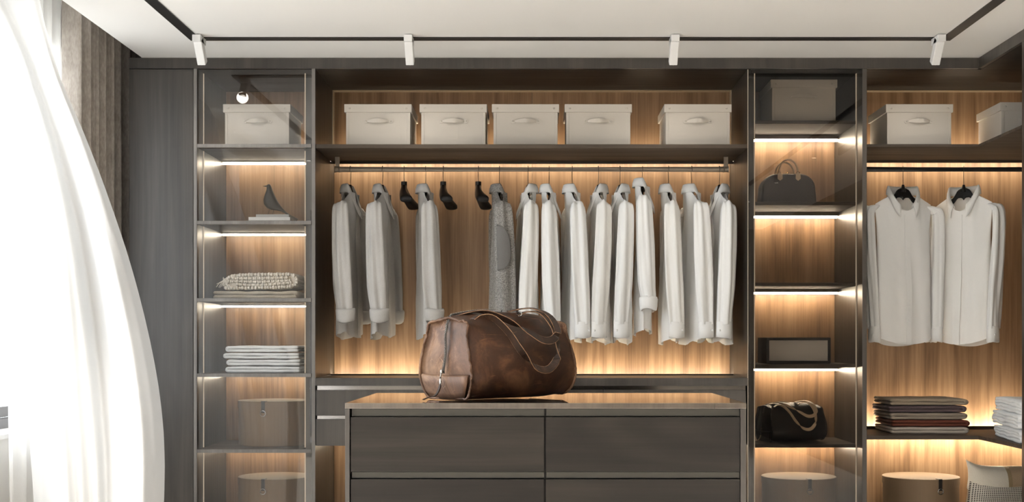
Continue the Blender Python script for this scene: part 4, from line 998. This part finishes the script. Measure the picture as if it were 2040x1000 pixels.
    # straps: a flat ribbon given in bag coordinates (x along, y across, z up)
    def strap(pts, wd, wid=.026, th=.0042):
        C = catmull(pts, 48); Wd = catmull(wd, 48); rws = []
        for i, p in enumerate(C):
            tg = (C[min(i + 1, 47)] - C[max(i - 1, 0)]).normalized(); wv = Wd[i]; wv = (wv - tg * wv.dot(tg)).normalized(); nn = tg.cross(wv).normalized()
            rws.append([p + wv * wid / 2 + nn * th / 2, p - wv * wid / 2 + nn * th / 2, p - wv * wid / 2 - nn * th / 2, p + wv * wid / 2 - nn * th / 2])
        mb = MB().grid(rws, cu=True); mb.cap(rws[0]); mb.cap(rws[-1], True)
        so = obj('strap', mb, MStrap, h, local=True, bevel=.0008, seg=1)
        if MStrap is M_strapb: obj('strap_edge', MB().tube([(r[0] + r[3]) / 2 for r in rws], .0013, 6).tube([(r[1] + r[2]) / 2 for r in rws], .0013, 6), M_sedge, so, local=True, smooth=True, label='pale worn strap edges')
    T = H + .03
    # front handle: attaches on top, falls over the front face
    strap([(.030, .020, T - .015), (.055, .015, T - .002), (.095, -.010, T - .010), (.135, -.045, T - .060), (.172, -.066, T - .122), (.230, -.076, T - .178), (.296, -.075, T - .186), (.346, -.066, T - .135), (.352, -.040, T - .050), (.325, -.002, T + .008), (.285, .030, T + .014), (.250, .045, T + .002)],
          [(0, 1, 0), (0, 1, 0), (0, 1, -.5), (.1, 1, -.8), (.1, .9, -.9), (0, .7, 1), (0, .5, 1), (.6, .5, 1), (1, .3, .2), (.8, .5, .2), (.2, 1, 0), (0, 1, 0)])
    # back handle: lies over the top and hangs on the front too
    strap([(.018, .120, T - .006), (.060, .085, T + .010), (.110, .045, T + .010), (.165, -.004, T - .018), (.220, -.048, T - .055), (.275, -.064, T - .085), (.330, -.060, T - .082), (.362, -.046, T - .050), (.358, -.010, T + .000), (.330, .040, T + .026), (.300, .075, T + .026), (.255, .100, T + .016)],
          [(0, 1, 0), (0, 1, 0), (0, 1, -.3), (.1, 1, -.6), (0, .8, .8), (0, .5, 1), (.3, .5, 1), (1, .2, .7), (1, .3, .2), (.8, .6, .1), (.2, 1, 0), (0, 1, 0)])
    for s_x in (.255,):
        obj('strap_loop', MB().tube([(s_x + .0, .035 + .012 * math.cos(q * PI / 6), T + .006 + .008 * math.sin(q * PI / 6)) for q in range(13)], .002, 8, False), M_steel, h, local=True, smooth=True)
    h.scale = (scale,) * 3
    return h
holdall('holdall', 'large worn brown leather holdall standing on the island', (-.226, 4.18, IZ + .0006), D(42), 1.0, M_brown, M_brownl, M_strapb)
holdall('holdall', 'black leather holdall with pale tan straps behind smoked glass', (1.168, 6.175, zs_right[4] + .0015), D(18), .64, M_blackl, M_blackl, M_tan)

# ---------------------------------------------------------------- cushion
def woven():
    m, nt, b = mat('woven_check'); L = nt.links
    tc = node(nt, 'ShaderNodeTexCoord'); sx = node(nt, 'ShaderNodeSeparateXYZ'); L.new(tc.outputs['Object'], sx.inputs[0])
    def wave(out, f):
        a = node(nt, 'ShaderNodeMath', operation='MULTIPLY'); a.inputs[1].default_value = f; L.new(out, a.inputs[0]); s_ = node(nt, 'ShaderNodeMath', operation='SINE'); L.new(a.outputs[0], s_.inputs[0]); return s_
    wx, wz = wave(sx.outputs['X'], 2 * PI / 0.0092), wave(sx.outputs['Z'], 2 * PI / 0.0092)
    mx = node(nt, 'ShaderNodeMath', operation='MAXIMUM'); L.new(wx.outputs[0], mx.inputs[0]); L.new(wz.outputs[0], mx.inputs[1])
    cr = node(nt, 'ShaderNodeValToRGB'); cr.color_ramp.elements[0].position = .0; cr.color_ramp.elements[0].color = lin(62, 48, 38); cr.color_ramp.elements[1].position = .45; cr.color_ramp.elements[1].color = lin(236, 228, 214)
    L.new(mx.outputs[0], cr.inputs['Fac']); L.new(cr.outputs['Color'], b.inputs['Base Color']); b.inputs['Roughness'].default_value = .9
    bp = node(nt, 'ShaderNodeBump', Strength=.5, Distance=.002); L.new(mx.outputs[0], bp.inputs['Height']); L.new(bp.outputs['Normal'], b.inputs['Normal'])
    return m
def cushion():
    c = thing('cushion', 'cream and tan cushion with a woven check band at the right edge', 'cushion', (2.345, 6.16, .2462), D(6))
    Wc, Hc, T = .44, .315, .075
    lean = math.radians(14)
    def sp(u, v, f, off=0.):
        e = (1 - abs(u) ** 3.2) * (1 - abs(v) ** 3.2); th = T * max(0, e) ** .55
        px = u * Wc / 2 * (1 - .10 * (1 - abs(v) ** 3)); pz = v * Hc / 2 * (1 - .15 * (1 - abs(u) ** 3.5))
        if u < 0 and v > 0: pz += .016 * (abs(u) * v) ** 4; px -= .006 * (abs(u) * v) ** 4
        y = f * (th + off) + .003 * noise.noise(Vector((u * 3, v * 3, f)))
        q = Vector((px, y, pz)); q = Matrix.Rotation(lean, 3, 'X') @ q
        return q + Vector((0, .05, Hc / 2 * .97))
    def patch(u0, u1, v0, v1, off=0., n=26, both=True):
        mb = MB()
        for f in ((-1, 1) if both else (-1,)):
            mb.grid([[sp(lerp(u0, u1, i / n), lerp(v0, v1, j / n), f, off) for i in range(n + 1)] for j in range(n + 1)])
        return mb
    M_cream = cloth('cream_linen', lin(226, 216, 198), lin(242, 234, 218), 500., .2); M_tanl = cloth('tan_linen', lin(182, 158, 128), lin(200, 176, 146), 500., .2)
    ud = -.10
    obj('cream_panel', patch(-1, ud, .1, 1), M_cream, c, local=True, smooth=True)
    obj('tan_panel', patch(ud, 1, .1, 1), M_tanl, c, local=True, smooth=True, label='tan linen panel')
    obj('lower_panel', patch(-1, 1, -1, .1), M_tanl, c, local=True, smooth=True, label='tan linen lower panel')
    obj('ribbon', patch(ud - .02, ud + .07, .25, .995, .002, both=False), cloth('khaki_ribbon', lin(150, 130, 98), lin(166, 146, 112)), c, local=True, smooth=True, solid=.002, label='khaki ribbon strip')
    obj('woven_band', patch(-.995, .995, -.36, .40, .003, both=False, n=40), woven(), c, local=True, smooth=True, solid=.002, label='black and white woven check band')
cushion()
